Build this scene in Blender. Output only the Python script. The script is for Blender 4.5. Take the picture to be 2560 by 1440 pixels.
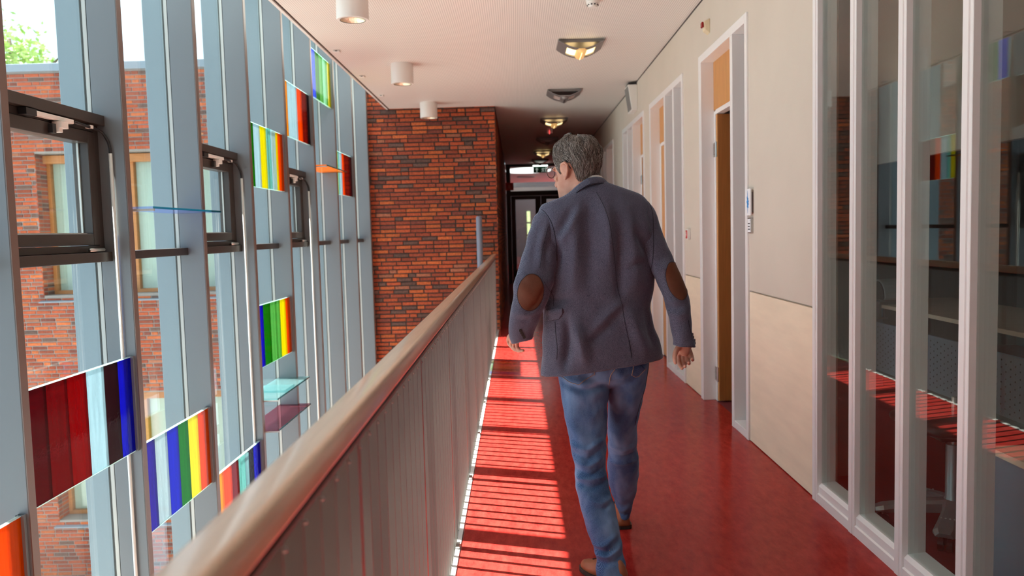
import bpy, bmesh, math, random
import numpy as np
from mathutils import Matrix, Vector
from mathutils.bvhtree import BVHTree

S = bpy.context.scene
C = S.collection
for o in list(bpy.data.objects):
    bpy.data.objects.remove(o)

# ------------------------------------------------------------------ camera, sky, sun, exposure
cam_d = bpy.data.cameras.new('camera')
cam = bpy.data.objects.new('camera', cam_d)
C.objects.link(cam)
cam_d.sensor_width = 36.0
cam_d.lens = 28.125
cam_d.clip_start = 0.02
cam_d.dof.use_dof = True
cam_d.dof.focus_distance = 3.6
cam_d.dof.aperture_fstop = 3.2
yc = Vector((12.0, 143.0, -2000.0)).normalized()        # corridor axis in camera axes
roll = 0.026
zc = Vector((-math.sin(roll), math.cos(roll), 0.0))
zc.z = -(zc.x * yc.x + zc.y * yc.y) / yc.z
zc.normalize()
xc = yc.cross(zc)
cam.matrix_world = Matrix.Translation((0, 0, 1.43)) @ Matrix((xc, yc, zc)).to_4x4()
S.camera = cam

S.view_settings.view_transform = 'Standard'
S.view_settings.look = 'None'
S.view_settings.gamma = 1.0
S.view_settings.use_curve_mapping = False
S.view_settings.exposure = 0.0
S.cycles.max_bounces = 10
S.cycles.diffuse_bounces = 5
S.cycles.transparent_max_bounces = 24
S.cycles.use_denoising = True

world = bpy.data.worlds.new('sky')
S.world = world
world.use_nodes = True
wn = world.node_tree.nodes
wn['Background'].inputs[0].default_value = (0.70, 0.86, 1.0, 1)
wn['Background'].inputs[1].default_value = 2.3

sun_d = bpy.data.lights.new('sun', 'SUN')
sun = bpy.data.objects.new('sun', sun_d)
C.objects.link(sun)
sun_d.energy = 38.0
sun_d.angle = math.radians(0.55)
sun_d.color = (1.0, 0.95, 0.88)
sdir = Vector((1.0, -0.33, -1.602))
sun.rotation_euler = sdir.to_track_quat('-Z', 'Y').to_euler()
sun.location = (-6, 4, 9)

# ------------------------------------------------------------------ materials
MATS = {}
def sock(n, *names):
    for k in names:
        if k in n.inputs:
            return n.inputs[k]

def mat(name, col, rough=0.5, metal=0.0, spec=0.5, coat=0.0, bump=None, noise=None, emit=None, extra=None):
    """noise = (scale, amount, (sx,sy,sz)); bump = (scale, strength, (sx,sy,sz))"""
    if name in MATS:
        return MATS[name]
    m = bpy.data.materials.new(name)
    m.use_nodes = True
    nt = m.node_tree
    p = nt.nodes['Principled BSDF']
    p.inputs['Base Color'].default_value = (*col, 1)
    p.inputs['Roughness'].default_value = rough
    p.inputs['Metallic'].default_value = metal
    p.inputs['Specular IOR Level'].default_value = spec
    if coat:
        p.inputs['Coat Weight'].default_value = coat
        p.inputs['Coat Roughness'].default_value = 0.12
    tc = nt.nodes.new('ShaderNodeTexCoord')
    def mapped(v):
        mp = nt.nodes.new('ShaderNodeMapping')
        mp.inputs['Scale'].default_value = v
        nt.links.new(tc.outputs['Object'], mp.inputs['Vector'])
        return mp.outputs[0]
    if noise:
        sc, amt, v = noise
        nz = nt.nodes.new('ShaderNodeTexNoise')
        nz.inputs['Scale'].default_value = sc
        nz.inputs['Detail'].default_value = 6
        nt.links.new(mapped(v), nz.inputs['Vector'])
        mr = nt.nodes.new('ShaderNodeMapRange')
        mr.inputs[1].default_value = 0.25
        mr.inputs[2].default_value = 0.75
        mr.inputs[3].default_value = 1 - amt
        mr.inputs[4].default_value = 1 + amt
        nt.links.new(nz.outputs['Fac'], mr.inputs[0])
        mx = nt.nodes.new('ShaderNodeMix')
        mx.data_type = 'RGBA'
        mx.blend_type = 'MULTIPLY'
        mx.inputs[0].default_value = 1
        mx.inputs[6].default_value = (*col, 1)
        nt.links.new(mr.outputs[0], mx.inputs[7])
        nt.links.new(mx.outputs[2], p.inputs['Base Color'])
    if bump:
        sc, st, v = bump
        nb = nt.nodes.new('ShaderNodeTexNoise')
        nb.inputs['Scale'].default_value = sc
        nb.inputs['Detail'].default_value = 4
        nt.links.new(mapped(v), nb.inputs['Vector'])
        b = nt.nodes.new('ShaderNodeBump')
        b.inputs['Strength'].default_value = st
        b.inputs['Distance'].default_value = 0.01
        nt.links.new(nb.outputs['Fac'], b.inputs['Height'])
        nt.links.new(b.outputs[0], p.inputs['Normal'])
    if emit:
        p.inputs['Emission Color'].default_value = (*emit[0], 1)
        p.inputs['Emission Strength'].default_value = emit[1]
    if extra:
        extra(nt, p, mapped)
    MATS[name] = m
    return m

def schlick(nt, f0=0.04):
    g = nt.nodes.new('ShaderNodeNewGeometry')
    d = nt.nodes.new('ShaderNodeVectorMath'); d.operation = 'DOT_PRODUCT'
    nt.links.new(g.outputs['Incoming'], d.inputs[0]); nt.links.new(g.outputs['Normal'], d.inputs[1])
    def mth(op, a, b=None):
        n = nt.nodes.new('ShaderNodeMath'); n.operation = op
        for i, v in enumerate((a, b)):
            if v is None: continue
            if isinstance(v, (int, float)): n.inputs[i].default_value = v
            else: nt.links.new(v, n.inputs[i])
        return n.outputs[0]
    a = mth('ABSOLUTE', d.outputs['Value'])
    q = mth('POWER', mth('SUBTRACT', 1.0, a), 5.0)
    return mth('ADD', mth('MULTIPLY', q, 1 - f0), f0)

def glass(name, tint=(0.95, 0.975, 0.97), body=None, body_fac=0.0, rough=0.0, f0=0.04, bump=None, streak=None, gloss=1.0):
    """thin pane: clear transmission, mirror reflection that grows at grazing angles, optional light-scattering body"""
    if name in MATS:
        return MATS[name]
    m = bpy.data.materials.new(name)
    m.use_nodes = True
    nt = m.node_tree
    nt.nodes.remove(nt.nodes['Principled BSDF'])
    out = nt.nodes['Material Output']
    tr = nt.nodes.new('ShaderNodeBsdfTransparent'); tr.inputs[0].default_value = (*tint, 1)
    base = tr.outputs[0]
    gl = nt.nodes.new('ShaderNodeBsdfGlossy'); gl.inputs['Roughness'].default_value = rough
    if body:
        tl = nt.nodes.new('ShaderNodeBsdfTranslucent'); tl.inputs[0].default_value = (*body, 1)
        df = nt.nodes.new('ShaderNodeBsdfDiffuse'); df.inputs[0].default_value = (*body, 1)
        md = nt.nodes.new('ShaderNodeMixShader'); md.inputs[0].default_value = 0.3
        nt.links.new(tl.outputs[0], md.inputs[1]); nt.links.new(df.outputs[0], md.inputs[2])
        mb = nt.nodes.new('ShaderNodeMixShader'); mb.inputs[0].default_value = body_fac
        nt.links.new(base, mb.inputs[1]); nt.links.new(md.outputs[0], mb.inputs[2])
        if streak:
            tc = nt.nodes.new('ShaderNodeTexCoord'); mp = nt.nodes.new('ShaderNodeMapping')
            mp.inputs['Scale'].default_value = streak
            nt.links.new(tc.outputs['Object'], mp.inputs[0])
            nz = nt.nodes.new('ShaderNodeTexNoise'); nz.inputs['Scale'].default_value = 1.0; nz.inputs['Detail'].default_value = 3
            nt.links.new(mp.outputs[0], nz.inputs['Vector'])
            mr = nt.nodes.new('ShaderNodeMapRange'); mr.inputs[1].default_value = .3; mr.inputs[2].default_value = .7
            mr.inputs[3].default_value = body_fac * .7; mr.inputs[4].default_value = min(1, body_fac * 1.3)
            nt.links.new(nz.outputs['Fac'], mr.inputs[0]); nt.links.new(mr.outputs[0], mb.inputs[0])
        base = mb.outputs[0]
    if bump:
        tc2 = nt.nodes.new('ShaderNodeTexCoord')
        nb = nt.nodes.new('ShaderNodeTexNoise'); nb.inputs['Scale'].default_value = bump[0]; nb.inputs['Detail'].default_value = 2
        nt.links.new(tc2.outputs['Object'], nb.inputs['Vector'])
        bp = nt.nodes.new('ShaderNodeBump'); bp.inputs['Strength'].default_value = bump[1]; bp.inputs['Distance'].default_value = .003
        nt.links.new(nb.outputs['Fac'], bp.inputs['Height'])
        nt.links.new(bp.outputs[0], gl.inputs['Normal'])
    mx = nt.nodes.new('ShaderNodeMixShader')
    fr = schlick(nt, f0)
    if gloss != 1.0:
        k = nt.nodes.new('ShaderNodeMath'); k.operation = 'MULTIPLY'; k.inputs[1].default_value = gloss
        nt.links.new(fr, k.inputs[0]); fr = k.outputs[0]
    nt.links.new(fr, mx.inputs[0])
    nt.links.new(base, mx.inputs[1]); nt.links.new(gl.outputs[0], mx.inputs[2])
    nt.links.new(mx.outputs[0], out.inputs['Surface'])
    MATS[name] = m
    return m

# ------------------------------------------------------------------ mesh helpers
class MB:
    def __init__(s):
        s.v = []; s.f = []; s.c = []
    def box(s, x0, x1, y0, y1, z0, z1, col=None):
        n = len(s.v)
        s.v += [(x0, y0, z0), (x1, y0, z0), (x1, y1, z0), (x0, y1, z0), (x0, y0, z1), (x1, y0, z1), (x1, y1, z1), (x0, y1, z1)]
        s.f += [(n, n+3, n+2, n+1), (n+4, n+5, n+6, n+7), (n, n+1, n+5, n+4), (n+1, n+2, n+6, n+5), (n+2, n+3, n+7, n+6), (n+3, n, n+4, n+7)]
        if col is not None: s.c += [col] * 6
        return s
    def loft(s, rings, cap=True, closed=True):
        n0 = len(s.v); k = len(rings[0])
        for r in rings: s.v += [tuple(p) for p in r]
        for i in range(len(rings) - 1):
            for j in range(k if closed else k - 1):
                a = n0 + i*k + j; b = n0 + i*k + (j+1) % k
                s.f.append((a, b, b + k, a + k))
        if cap and closed:
            s.f.append(tuple(n0 + j for j in reversed(range(k))))
            s.f.append(tuple(n0 + (len(rings)-1)*k + j for j in range(k)))
        return s
    def tube(s, path, rad, n=8, cap=True):
        path = [Vector(p) for p in path]
        rings = []
        up = None
        for i, p in enumerate(path):
            t = (path[min(i+1, len(path)-1)] - path[max(i-1, 0)]).normalized()
            if up is None:
                up = Vector((0, 0, 1)) if abs(t.z) < .9 else Vector((1, 0, 0))
            a = (up - t * up.dot(t)).normalized(); up = a
            b = t.cross(a)
            r = rad[i] if isinstance(rad, (list, tuple)) else rad
            ra, rb = r if isinstance(r, tuple) else (r, r)
            rings.append([p + a*math.cos(2*math.pi*j/n)*ra + b*math.sin(2*math.pi*j/n)*rb for j in range(n)])
        return s.loft(rings, cap)
    def lathe(s, prof, c, n=24, axis='z', cap=True):
        rings = []
        for r, h in prof:
            ring = []
            for j in range(n):
                a = 2*math.pi*j/n
                if axis == 'z': q = (c[0]+r*math.cos(a), c[1]+r*math.sin(a), c[2]+h)
                elif axis == 'x': q = (c[0]+h, c[1]+r*math.cos(a), c[2]+r*math.sin(a))
                else: q = (c[0]+r*math.sin(a), c[1]+h, c[2]+r*math.cos(a))
                ring.append(q)
            rings.append(ring)
        return s.loft(rings, cap)
    def ball(s, c, r, n=8, m=6):
        rx, ry, rz = r if isinstance(r, tuple) else (r, r, r)
        rings = []
        for i in range(1, m):
            th = math.pi * i / m
            rings.append([(c[0]+rx*math.sin(th)*math.cos(2*math.pi*j/n), c[1]+ry*math.sin(th)*math.sin(2*math.pi*j/n), c[2]-rz*math.cos(th)) for j in range(n)])
        return s.loft(rings, True)
    def prism(s, pts, axis, a0, a1, dx=0.0):
        """polygon pts (2D) swept along an axis: 'x' -> pts are (y,z), 'y' -> (x,z), 'z' -> (x,y)"""
        pts = [(p[0] + dx, p[1]) for p in pts]
        def P(p, a):
            return (a, p[0], p[1]) if axis == 'x' else (p[0], a, p[1]) if axis == 'y' else (p[0], p[1], a)
        return s.loft([[P(p, a0) for p in pts], [P(p, a1) for p in pts]])
    def mesh(s, name, m, smooth=False):
        me = bpy.data.meshes.new(name)
        me.from_pydata(s.v, [], s.f)
        if s.c:
            at = me.color_attributes.new('tone', 'FLOAT_COLOR', 'CORNER')
            arr = np.repeat(np.array([(*c, 1.0) for c in s.c], dtype=np.float32), [len(f) for f in s.f], axis=0)
            at.data.foreach_set('color', arr.ravel())
        if m: me.materials.append(m)
        bm = bmesh.new(); bm.from_mesh(me)
        bmesh.ops.recalc_face_normals(bm, faces=bm.faces)
        bm.to_mesh(me); bm.free()
        if smooth:
            me.polygons.foreach_set('use_smooth', [True] * len(me.polygons))
        return me
    def build(s, name, m, parent=None, smooth=False, bevel=0.0, seg=2, loc=None, **tags):
        o = bpy.data.objects.new(name, s.mesh(name, m, smooth))
        C.objects.link(o)
        if loc is not None: o.location = loc
        attach(o, parent)
        if bevel:
            b = o.modifiers.new('bevel', 'BEVEL'); b.width = bevel; b.segments = seg; b.limit_method = 'ANGLE'
            b.harden_normals = False
        for k, v in tags.items(): o[k] = v
        return o

def attach(o, parent):
    if parent is not None:
        o.parent = parent
        o.matrix_parent_inverse = Matrix.Translation(-world_loc(parent))

def world_loc(p):
    v = Vector((0, 0, 0))
    while p is not None:
        v += Vector(p.location)
        if p.parent is not None: v += p.matrix_parent_inverse.translation
        p = p.parent
    return v

def thing(name, loc, label, cat, group=None):
    o = bpy.data.objects.new(name, None); C.objects.link(o)
    o.empty_display_size = .1; o.location = loc
    o['label'] = label; o['category'] = cat
    if group: o['group'] = group
    return o

def struct(name, loc=(0, 0, 0), label=None):
    o = bpy.data.objects.new(name, None); C.objects.link(o)
    o.location = loc; o['kind'] = 'structure'
    if label: o['label'] = label
    return o

def copy_part(o, parent, name=None):
    c = o.copy(); C.objects.link(c)
    if parent is not None:
        mi = o.matrix_parent_inverse.copy()
        c.parent = parent
        c.matrix_parent_inverse = mi
    return c

def shift(o, d):
    o.location = Vector(o.location) + Vector(d)

def smooth_angle(o, deg=40):
    me = o.data
    me.polygons.foreach_set('use_smooth', [True] * len(me.polygons))
    m = o.modifiers.new('edges', 'EDGE_SPLIT'); m.split_angle = math.radians(deg)
# ------------------------------------------------------------------ the palette
def floor_extra(nt, p, mapped):
    nz = nt.nodes.new('ShaderNodeTexNoise'); nz.inputs['Scale'].default_value = 1.0; nz.inputs['Detail'].default_value = 8
    nz.inputs['Roughness'].default_value = .75
    nt.links.new(mapped((26, 9, 9)), nz.inputs['Vector'])
    r = nt.nodes.new('ShaderNodeValToRGB')
    r.color_ramp.elements[0].position = .32; r.color_ramp.elements[0].color = (.26, .014, .012, 1)
    r.color_ramp.elements[1].position = .68; r.color_ramp.elements[1].color = (.48, .040, .030, 1)
    nt.links.new(nz.outputs['Fac'], r.inputs[0])
    v = nt.nodes.new('ShaderNodeTexNoise'); v.inputs['Scale'].default_value = 1.0; v.inputs['Detail'].default_value = 3
    nt.links.new(mapped((210, 120, 120)), v.inputs['Vector'])
    r2 = nt.nodes.new('ShaderNodeValToRGB')
    r2.color_ramp.elements[0].position = .25; r2.color_ramp.elements[0].color = (.62, .5, .6, 1)
    r2.color_ramp.elements[1].position = .33; r2.color_ramp.elements[1].color = (1, 1, 1, 1)
    nt.links.new(v.outputs['Fac'], r2.inputs[0])
    mx = nt.nodes.new('ShaderNodeMix'); mx.data_type = 'RGBA'; mx.blend_type = 'MULTIPLY'; mx.inputs[0].default_value = 1
    nt.links.new(r.outputs[0], mx.inputs[6]); nt.links.new(r2.outputs[0], mx.inputs[7])
    nt.links.new(mx.outputs[2], p.inputs['Base Color'])
    n3 = nt.nodes.new('ShaderNodeTexNoise'); n3.inputs['Scale'].default_value = 3.0; n3.inputs['Detail'].default_value = 5
    nt.links.new(mapped((1, .5, 1)), n3.inputs['Vector'])
    mr = nt.nodes.new('ShaderNodeMapRange'); mr.inputs[3].default_value = .10; mr.inputs[4].default_value = .26
    nt.links.new(n3.outputs['Fac'], mr.inputs[0]); nt.links.new(mr.outputs[0], p.inputs['Roughness'])
M_FLOOR = mat('red_linoleum', (.5, .04, .03), .3, spec=.07, extra=floor_extra)

def ceil_extra(nt, p, mapped):
    w = nt.nodes.new('ShaderNodeTexWave'); w.wave_type = 'BANDS'; w.bands_direction = 'X'
    w.inputs['Scale'].default_value = 2*math.pi / .018 / 20
    nt.links.new(mapped((1, 1, 1)), w.inputs['Vector'])
    r = nt.nodes.new('ShaderNodeValToRGB')
    r.color_ramp.elements[0].position = .1; r.color_ramp.elements[0].color = (.62, .60, .57, 1)
    r.color_ramp.elements[1].position = .6; r.color_ramp.elements[1].color = (.83, .80, .76, 1)
    nt.links.new(w.outputs['Fac'], r.inputs[0]); nt.links.new(r.outputs[0], p.inputs['Base Color'])
M_CEIL = mat('perforated_ceiling', (.8, .77, .73), .55, extra=ceil_extra)
M_WHITE = mat('white_paint', (.78, .76, .73), .45)
M_WALL = mat('beige_plaster', (.64, .56, .475), .8, bump=(160, .08, (1, 1, 1)), noise=(2.5, .03, (1, 1, 1)))
M_FRAME = mat('white_gloss_frame', (.86, .83, .82), .35, coat=.15)
M_PLY = mat('birch_plywood', (.90, .76, .575), .42, noise=(2.0, .07, (2, 1.2, 7)), bump=(30, .02, (3, 1, 8)))
M_OAK = mat('orange_veneer', (.60, .27, .075), .38, noise=(3.0, .14, (25, 25, 1.2)))
M_OAKD = mat('brown_veneer', (.40, .15, .038), .4, noise=(3.0, .14, (25, 25, 1.2)))
M_ALU = mat('grey_aluminium', (.17, .19, .21), .38, metal=.15)
M_ALUL = mat('pale_aluminium', (.19, .24, .275), .4, metal=.1)
M_SEAL = mat('silver_glazing_strip', (.5, .5, .48), .4, metal=.3)
M_GASK = mat('black_gasket', (.02, .02, .02), .6)
M_DARK = mat('dark_brown_aluminium', (.042, .034, .03), .35)
M_STEEL = mat('brushed_steel', (.55, .54, .52), .3, metal=1)
M_BLACK = mat('black_plastic', (.015, .015, .016), .45)
M_WPLAST = mat('white_plastic', (.8, .78, .74), .35)
M_BARS = mat('grey_beige_bar_paint', (.245, .222, .205), .42, metal=.25)
M_BEECH = mat('beech_handrail', (.84, .61, .42), .30, noise=(3, .1, (30, 1.5, 30)), coat=.8)
M_MORT = mat('dark_mortar', (.055, .05, .045), .95, bump=(220, .3, (1, 1, 1)))
M_CONC = mat('pale_concrete', (.42, .41, .39), .85, noise=(1.2, .12, (1, 1, 1)))
M_GREY = mat('grey_wall', (.22, .21, .2), .8)
M_CARPET = mat('dark_red_carpet', (.16, .012, .014), .95, noise=(260, .35, (1, 1, 1)))
M_BLUEG = mat('blue_grey_panel', (.20, .235, .29), .5)
M_DESK = mat('desk_top_wood', (.50, .38, .28), .45, noise=(2, .08, (2, 14, 14)))
M_DESKE = mat('desk_edge_wood', (.72, .58, .44), .45, noise=(2, .08, (2, 14, 14)))
M_COPING = mat('zinc_coping', (.24, .29, .34), .5, metal=.2)
M_TIMBER = mat('orange_timber_frame', (.42, .17, .05), .5, noise=(3, .15, (2, 2, 14)))
M_BLIND = mat('pale_green_blind', (.50, .53, .46), .7, noise=(1.0, .06, (30, 1, 1)))
M_DOORD = mat('dark_door', (.03, .02, .018), .4)
M_WARM = mat('warm_lamp_glass', (.9, .7, .4), .4, emit=((1.0, .73, .34), 2.6))
M_WARM2 = mat('amber_lamp_ridge', (.7, .45, .18), .4, emit=((1.0, .58, .2), .45))
M_OFFG = mat('unlit_lamp_glass', (.62, .52, .48), .3)
M_LAMPG = mat('lamp_grey_metal', (.27, .255, .25), .42, metal=.4)
M_CHROME = mat('faceted_reflector', (.95, .88, .70), .35, metal=.6, bump=(34, .9, (1, 1, 1)))
G_CLEAR = glass('clear_glass', (.92, .965, .955))
G_PART = glass('partition_glass', (.90, .95, .93), f0=.042)
G_EDGE = glass('polished_glass_edge', (.6, .85, .82), body=(.75, .92, .9), body_fac=.7)

def brick_mat(name, attr):
    if name in MATS: return MATS[name]
    m = bpy.data.materials.new(name); m.use_nodes = True
    nt = m.node_tree; p = nt.nodes['Principled BSDF']; p.inputs['Roughness'].default_value = .85
    if attr:
        a = nt.nodes.new('ShaderNodeAttribute'); a.attribute_name = 'tone'; col = a.outputs['Color']
    else:
        a = nt.nodes.new('ShaderNodeObjectInfo'); col = a.outputs['Color']
    tc = nt.nodes.new('ShaderNodeTexCoord')
    g = nt.nodes.new('ShaderNodeNewGeometry')
    nz = nt.nodes.new('ShaderNodeTexNoise'); nz.inputs['Scale'].default_value = 38; nz.inputs['Detail'].default_value = 5
    nt.links.new(g.outputs['Position'], nz.inputs['Vector'])
    mr = nt.nodes.new('ShaderNodeMapRange'); mr.inputs[1].default_value = .25; mr.inputs[2].default_value = .75
    mr.inputs[3].default_value = .65; mr.inputs[4].default_value = 1.3
    nt.links.new(nz.outputs['Fac'], mr.inputs[0])
    mx = nt.nodes.new('ShaderNodeMix'); mx.data_type = 'RGBA'; mx.blend_type = 'MULTIPLY'; mx.inputs[0].default_value = 1
    nt.links.new(col, mx.inputs[6]); nt.links.new(mr.outputs[0], mx.inputs[7])
    nt.links.new(mx.outputs[2], p.inputs['Base Color'])
    b = nt.nodes.new('ShaderNodeBump'); b.inputs['Strength'].default_value = .6; b.inputs['Distance'].default_value = .006
    nt.links.new(nz.outputs['Fac'], b.inputs['Height']); nt.links.new(b.outputs[0], p.inputs['Normal'])
    MATS[name] = m
    return m
M_BRICK = brick_mat('fired_brick', False)
M_BRICKA = brick_mat('fired_brick_wall', True)

# ------------------------------------------------------------------ the shell of the corridor
XR, XG, YB, ZC = 1.515, 1.530, 11.61, 3.22
fl = MB().box(-.288, 1.60, -3.5, 22, -.02, 0).box(1.60, 1.9, 5.3, 11.3, -.02, -.001)
o = fl.build('floor', M_FLOOR); o['kind'] = 'structure'
o = MB().box(-.314, 6, -3.5, 22, -.36, -.0215).build('trim_1', M_WHITE); o['kind'] = 'structure'
o = MB().box(-.3135, -.2935, -3.5, YB - .02, -.02, .002).build('trim_2', M_WHITE); o['kind'] = 'structure'; o['label'] = 'white metal strip along the open edge of the red floor'
o = MB().box(-1.785, 6, -3.5, YB, ZC, ZC + .03).box(-.27, 6, YB, 30, ZC, ZC + .03).build('ceiling', M_CEIL); o['kind'] = 'structure'
o = MB().box(-1.79, 6, -3.5, YB, ZC + .031, ZC + .42).box(-.27, 6, YB, 30, ZC + .031, ZC + .42).build('ceiling_slab', M_WHITE); o['kind'] = 'structure'
o = MB().box(-1.825, -1.80, -3.5, YB - .01, ZC - .012, ZC + .44).build('trim_3', M_WHITE); o['kind'] = 'structure'; o['label'] = 'pale edge strip of the white ceiling beside the void'
o = MB().box(-1.80, -1.786, -3.5, YB - .01, ZC + .004, ZC + .43).build('trim_4', M_BLACK); o['kind'] = 'structure'
# void above and below
o = MB().box(-2.5, 6, -3.5, YB, 6.6, 6.8).build('ceiling_upper', M_WHITE); o['kind'] = 'structure'
o = MB().box(-2.5, -2.2, -3.5, .20, -3.6, 6.6).build('wall_facade_blocker', M_WALL); o['kind'] = 'structure'  # unseen solid stretch added to keep sky light off the man's back
o = MB().box(1.5, 1.7, -3.5, YB, ZC + .43, 6.6).box(-2.4, 6, -3.7, -3.5, -3.6, 6.8).build('wall_front', M_WALL); o['kind'] = 'structure'
o = MB().box(-2.6, 6, -3.5, YB, -3.7, -3.6).build('floor_lower', mat('lower_floor_linoleum', (.40, .17, .13), .5)); o['kind'] = 'structure'
o = MB().box(1.5, 1.7, -3.5, YB, -3.6, -.37).build('wall_lower', M_WALL); o['kind'] = 'structure'

# right wall: plaster above the wainscot, plywood below, glazed units between
UNITS = [(5.24, 6.60), (7.24, 9.02), (9.44, 11.30), (12.4, 14.25)]
GLZ = (-.6, 4.092)
ZT = 2.79
w = MB()
w.box(XR, XR + .12, -3.5, 22, ZT, ZC)
solid = [(-3.5, GLZ[0])]
e = GLZ[1]
for a, b in UNITS:
    solid.append((e, a)); e = b
solid.append((e, 22))
for a, b in solid:
    w.box(XR, XR + .12, a, b, 1.002, ZT)
    w.box(XR + .02, XR + .12, a, b, .0, 1.002)
wr = w.build('wall_right', M_WALL); wr['kind'] = 'structure'
for i, (a, b) in enumerate(solid):
    MB().box(XR - .001, XR + .019, a + .008, b - .008, .006, .992).build('plywood_panel', M_PLY, wr)
MB().box(XR - .004, XR + .01, -3.5, 22, ZC - .012, ZC - .001).build('trim_5', M_BLACK)['kind'] = 'structure'
# rooms behind the right wall
rm = MB()
rm.box(5.6, 5.7, -3.5, 22, 0, ZC).box(1.635, 5.6, -1.1, -1.0, 0, ZC).box(1.64, 1.9, 4.45, 4.5, 0, ZC) 
o = rm.build('wall_office', M_GREY); o['kind'] = 'structure'
o = MB().box(1.91, 5.6, 9.0, 9.1, 0, ZC).build('wall_office_back', M_GREY); o['kind'] = 'structure'
o = MB().box(1.601, 5.6, -1.0, 9.0, -.021, 0).build('floor_office', M_CARPET); o['kind'] = 'structure'
o = MB().box(1.9, 5.6, 9.1, 22, -.021, 0).build('floor_rooms', M_CONC); o['kind'] = 'structure'

# ------------------------------------------------------------------ glazed office partition (window_5)
ys = [4.088 - i*.4525 for i in range(11)]
wp = struct('window_5', (XR, 2.5, 0))
def mullion_profile(y1):
    # front face with a double step, then the reveal back to the glass, then the inner half
    w_ = .060
    p = [(1.503, y1), (1.503, y1 - .034), (1.509, y1 - .036), (1.509, y1 - .042), (1.504, y1 - .044), (1.504, y1 - w_ + .002), (1.506, y1 - w_),
         (1.60, y1 - w_), (1.60, y1)]
    return [(a, b) for a, b in p]
for i, y in enumerate(ys):
    MB().prism(mullion_profile(y), 'z', .0, ZT + .02).build('mullion', M_FRAME, wp)
for i in range(len(ys) - 1):
    a, b = ys[i+1], ys[i] - .060
    MB().prism([(1.506, .0), (1.506, .045), (1.514, .05), (1.514, .085), (1.528, .10), (1.60, .108), (1.60, .0)], 'y', a, b).build('bottom_rail', M_FRAME, wp)
    MB().box(1.508, 1.60, a, b, ZT - .05, ZT + .02).build('top_rail', M_FRAME, wp)
    MB().box(XG, XG + .008, a, b, .10, ZT - .05).build('pane', G_PART, wp)

# ------------------------------------------------------------------ door units
def hinge(z, y, parent):
    m = MB().box(1.598, 1.604, y - .075, y - .004, z, z + .11)
    m.tube([(1.602, y - .082, z - .004), (1.602, y - .082, z + .114)], .009, 10)
    for q in (.015, .042, .069, .095):
        m.ball((1.597, y - .05 + (.018 if int(q*1000) % 2 else 0), z + q), .004, 6, 4)
    return m.build('hinge', M_STEEL, parent)

def unit(name, y0, y1, posts, door, opened, sidelights):
    """posts: [(ya,yb)], door: (ya,yb), sidelights: [(ya,yb)]"""
    u = struct(name, (XR, (y0+y1)/2, 0))
    f = MB()
    f.box(1.502, 1.66, y0, y0 + .05, 0, ZT).box(1.502, 1.66, y1 - .085, y1, 0, ZT).box(1.502, 1.66, y0 + .05, y1 - .085, ZT - .06, ZT)
    for a, b in posts: f.box(1.502, 1.66, a, b, 0, ZT - .06)
    for a, b in sidelights: f.box(1.504, 1.66, a, b, 0, .055)
    f.build('frame', M_FRAME, u, bevel=.003)
    for a, b in sidelights:
        MB().box(1.606, 1.614, a, b, .055, ZT - .06).build('pane', G_CLEAR, u)
    a, b = door
    jam = MB().box(1.606, 1.665, b - .045, b, 0, 2.34).box(1.606, 1.665, a, a + .03, 0, 2.34).box(1.606, 1.665, a + .03, b - .045, 2.315, 2.35)
    jam.build('jamb', M_FRAME, u)
    MB().box(1.604, 1.64, a, b, 2.35, ZT - .06).build('transom_panel', M_OAK, u)
    if opened:
        lf = MB().box(1.612, 2.44, b - .10, b - .06, .012, 2.31).build('door_leaf', M_OAKD, u, bevel=.002)
        MB().box(1.606, 1.6119, b - .10, b - .06, .012, 2.31).build('leaf_edge', M_OAK, lf)
        hinge(.17, b, lf); hinge(1.98, b, lf)
    else:
        lf = MB().box(1.610, 1.648, a + .032, b - .047, .012, 2.312).build('door_leaf', M_OAK, u, bevel=.002)
        h = MB().tube([(1.60, a + .10, 1.05), (1.555, a + .10, 1.05), (1.55, a + .115, 1.05), (1.55, a + .22, 1.05)], .009, 8)
        h.box(1.602, 1.61, a + .08, a + .12, .93, 1.10)
        h.build('door_handle', M_STEEL, lf)
    return u
unit('door_1', 5.24, 6.60, [(5.585, 5.645)], (5.645, 6.515), True, [(5.29, 5.585)])
unit('door_2', 7.24, 9.02, [(7.635, 7.70), (8.08, 8.14)], (8.14, 8.935), False, [(7.29, 7.635), (7.70, 8.08)])
unit('door_3', 9.44, 11.30, [(10.30, 10.36), (10.76, 10.82)], (9.49, 10.30), True, [(10.36, 10.76), (10.82, 11.215)])
unit('door_4', 12.4, 14.25, [(13.26, 13.32), (13.7, 13.76)], (12.45, 13.26), False, [(13.32, 13.7), (13.76, 14.165)])
# inner rooms seen through the sidelights and the open doors
o = MB().box(2.6, 2.65, 9.11, 22, 0, ZC).box(1.67, 2.6, 9.2, 9.25, 0, ZC).build('wall_rooms', M_WALL); o['kind'] = 'structure'
o = MB().box(3.0, 3.05, 4.51, 8.99, 1.9, ZC).build('trim_6', M_WALL); o['kind'] = 'structure'

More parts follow.
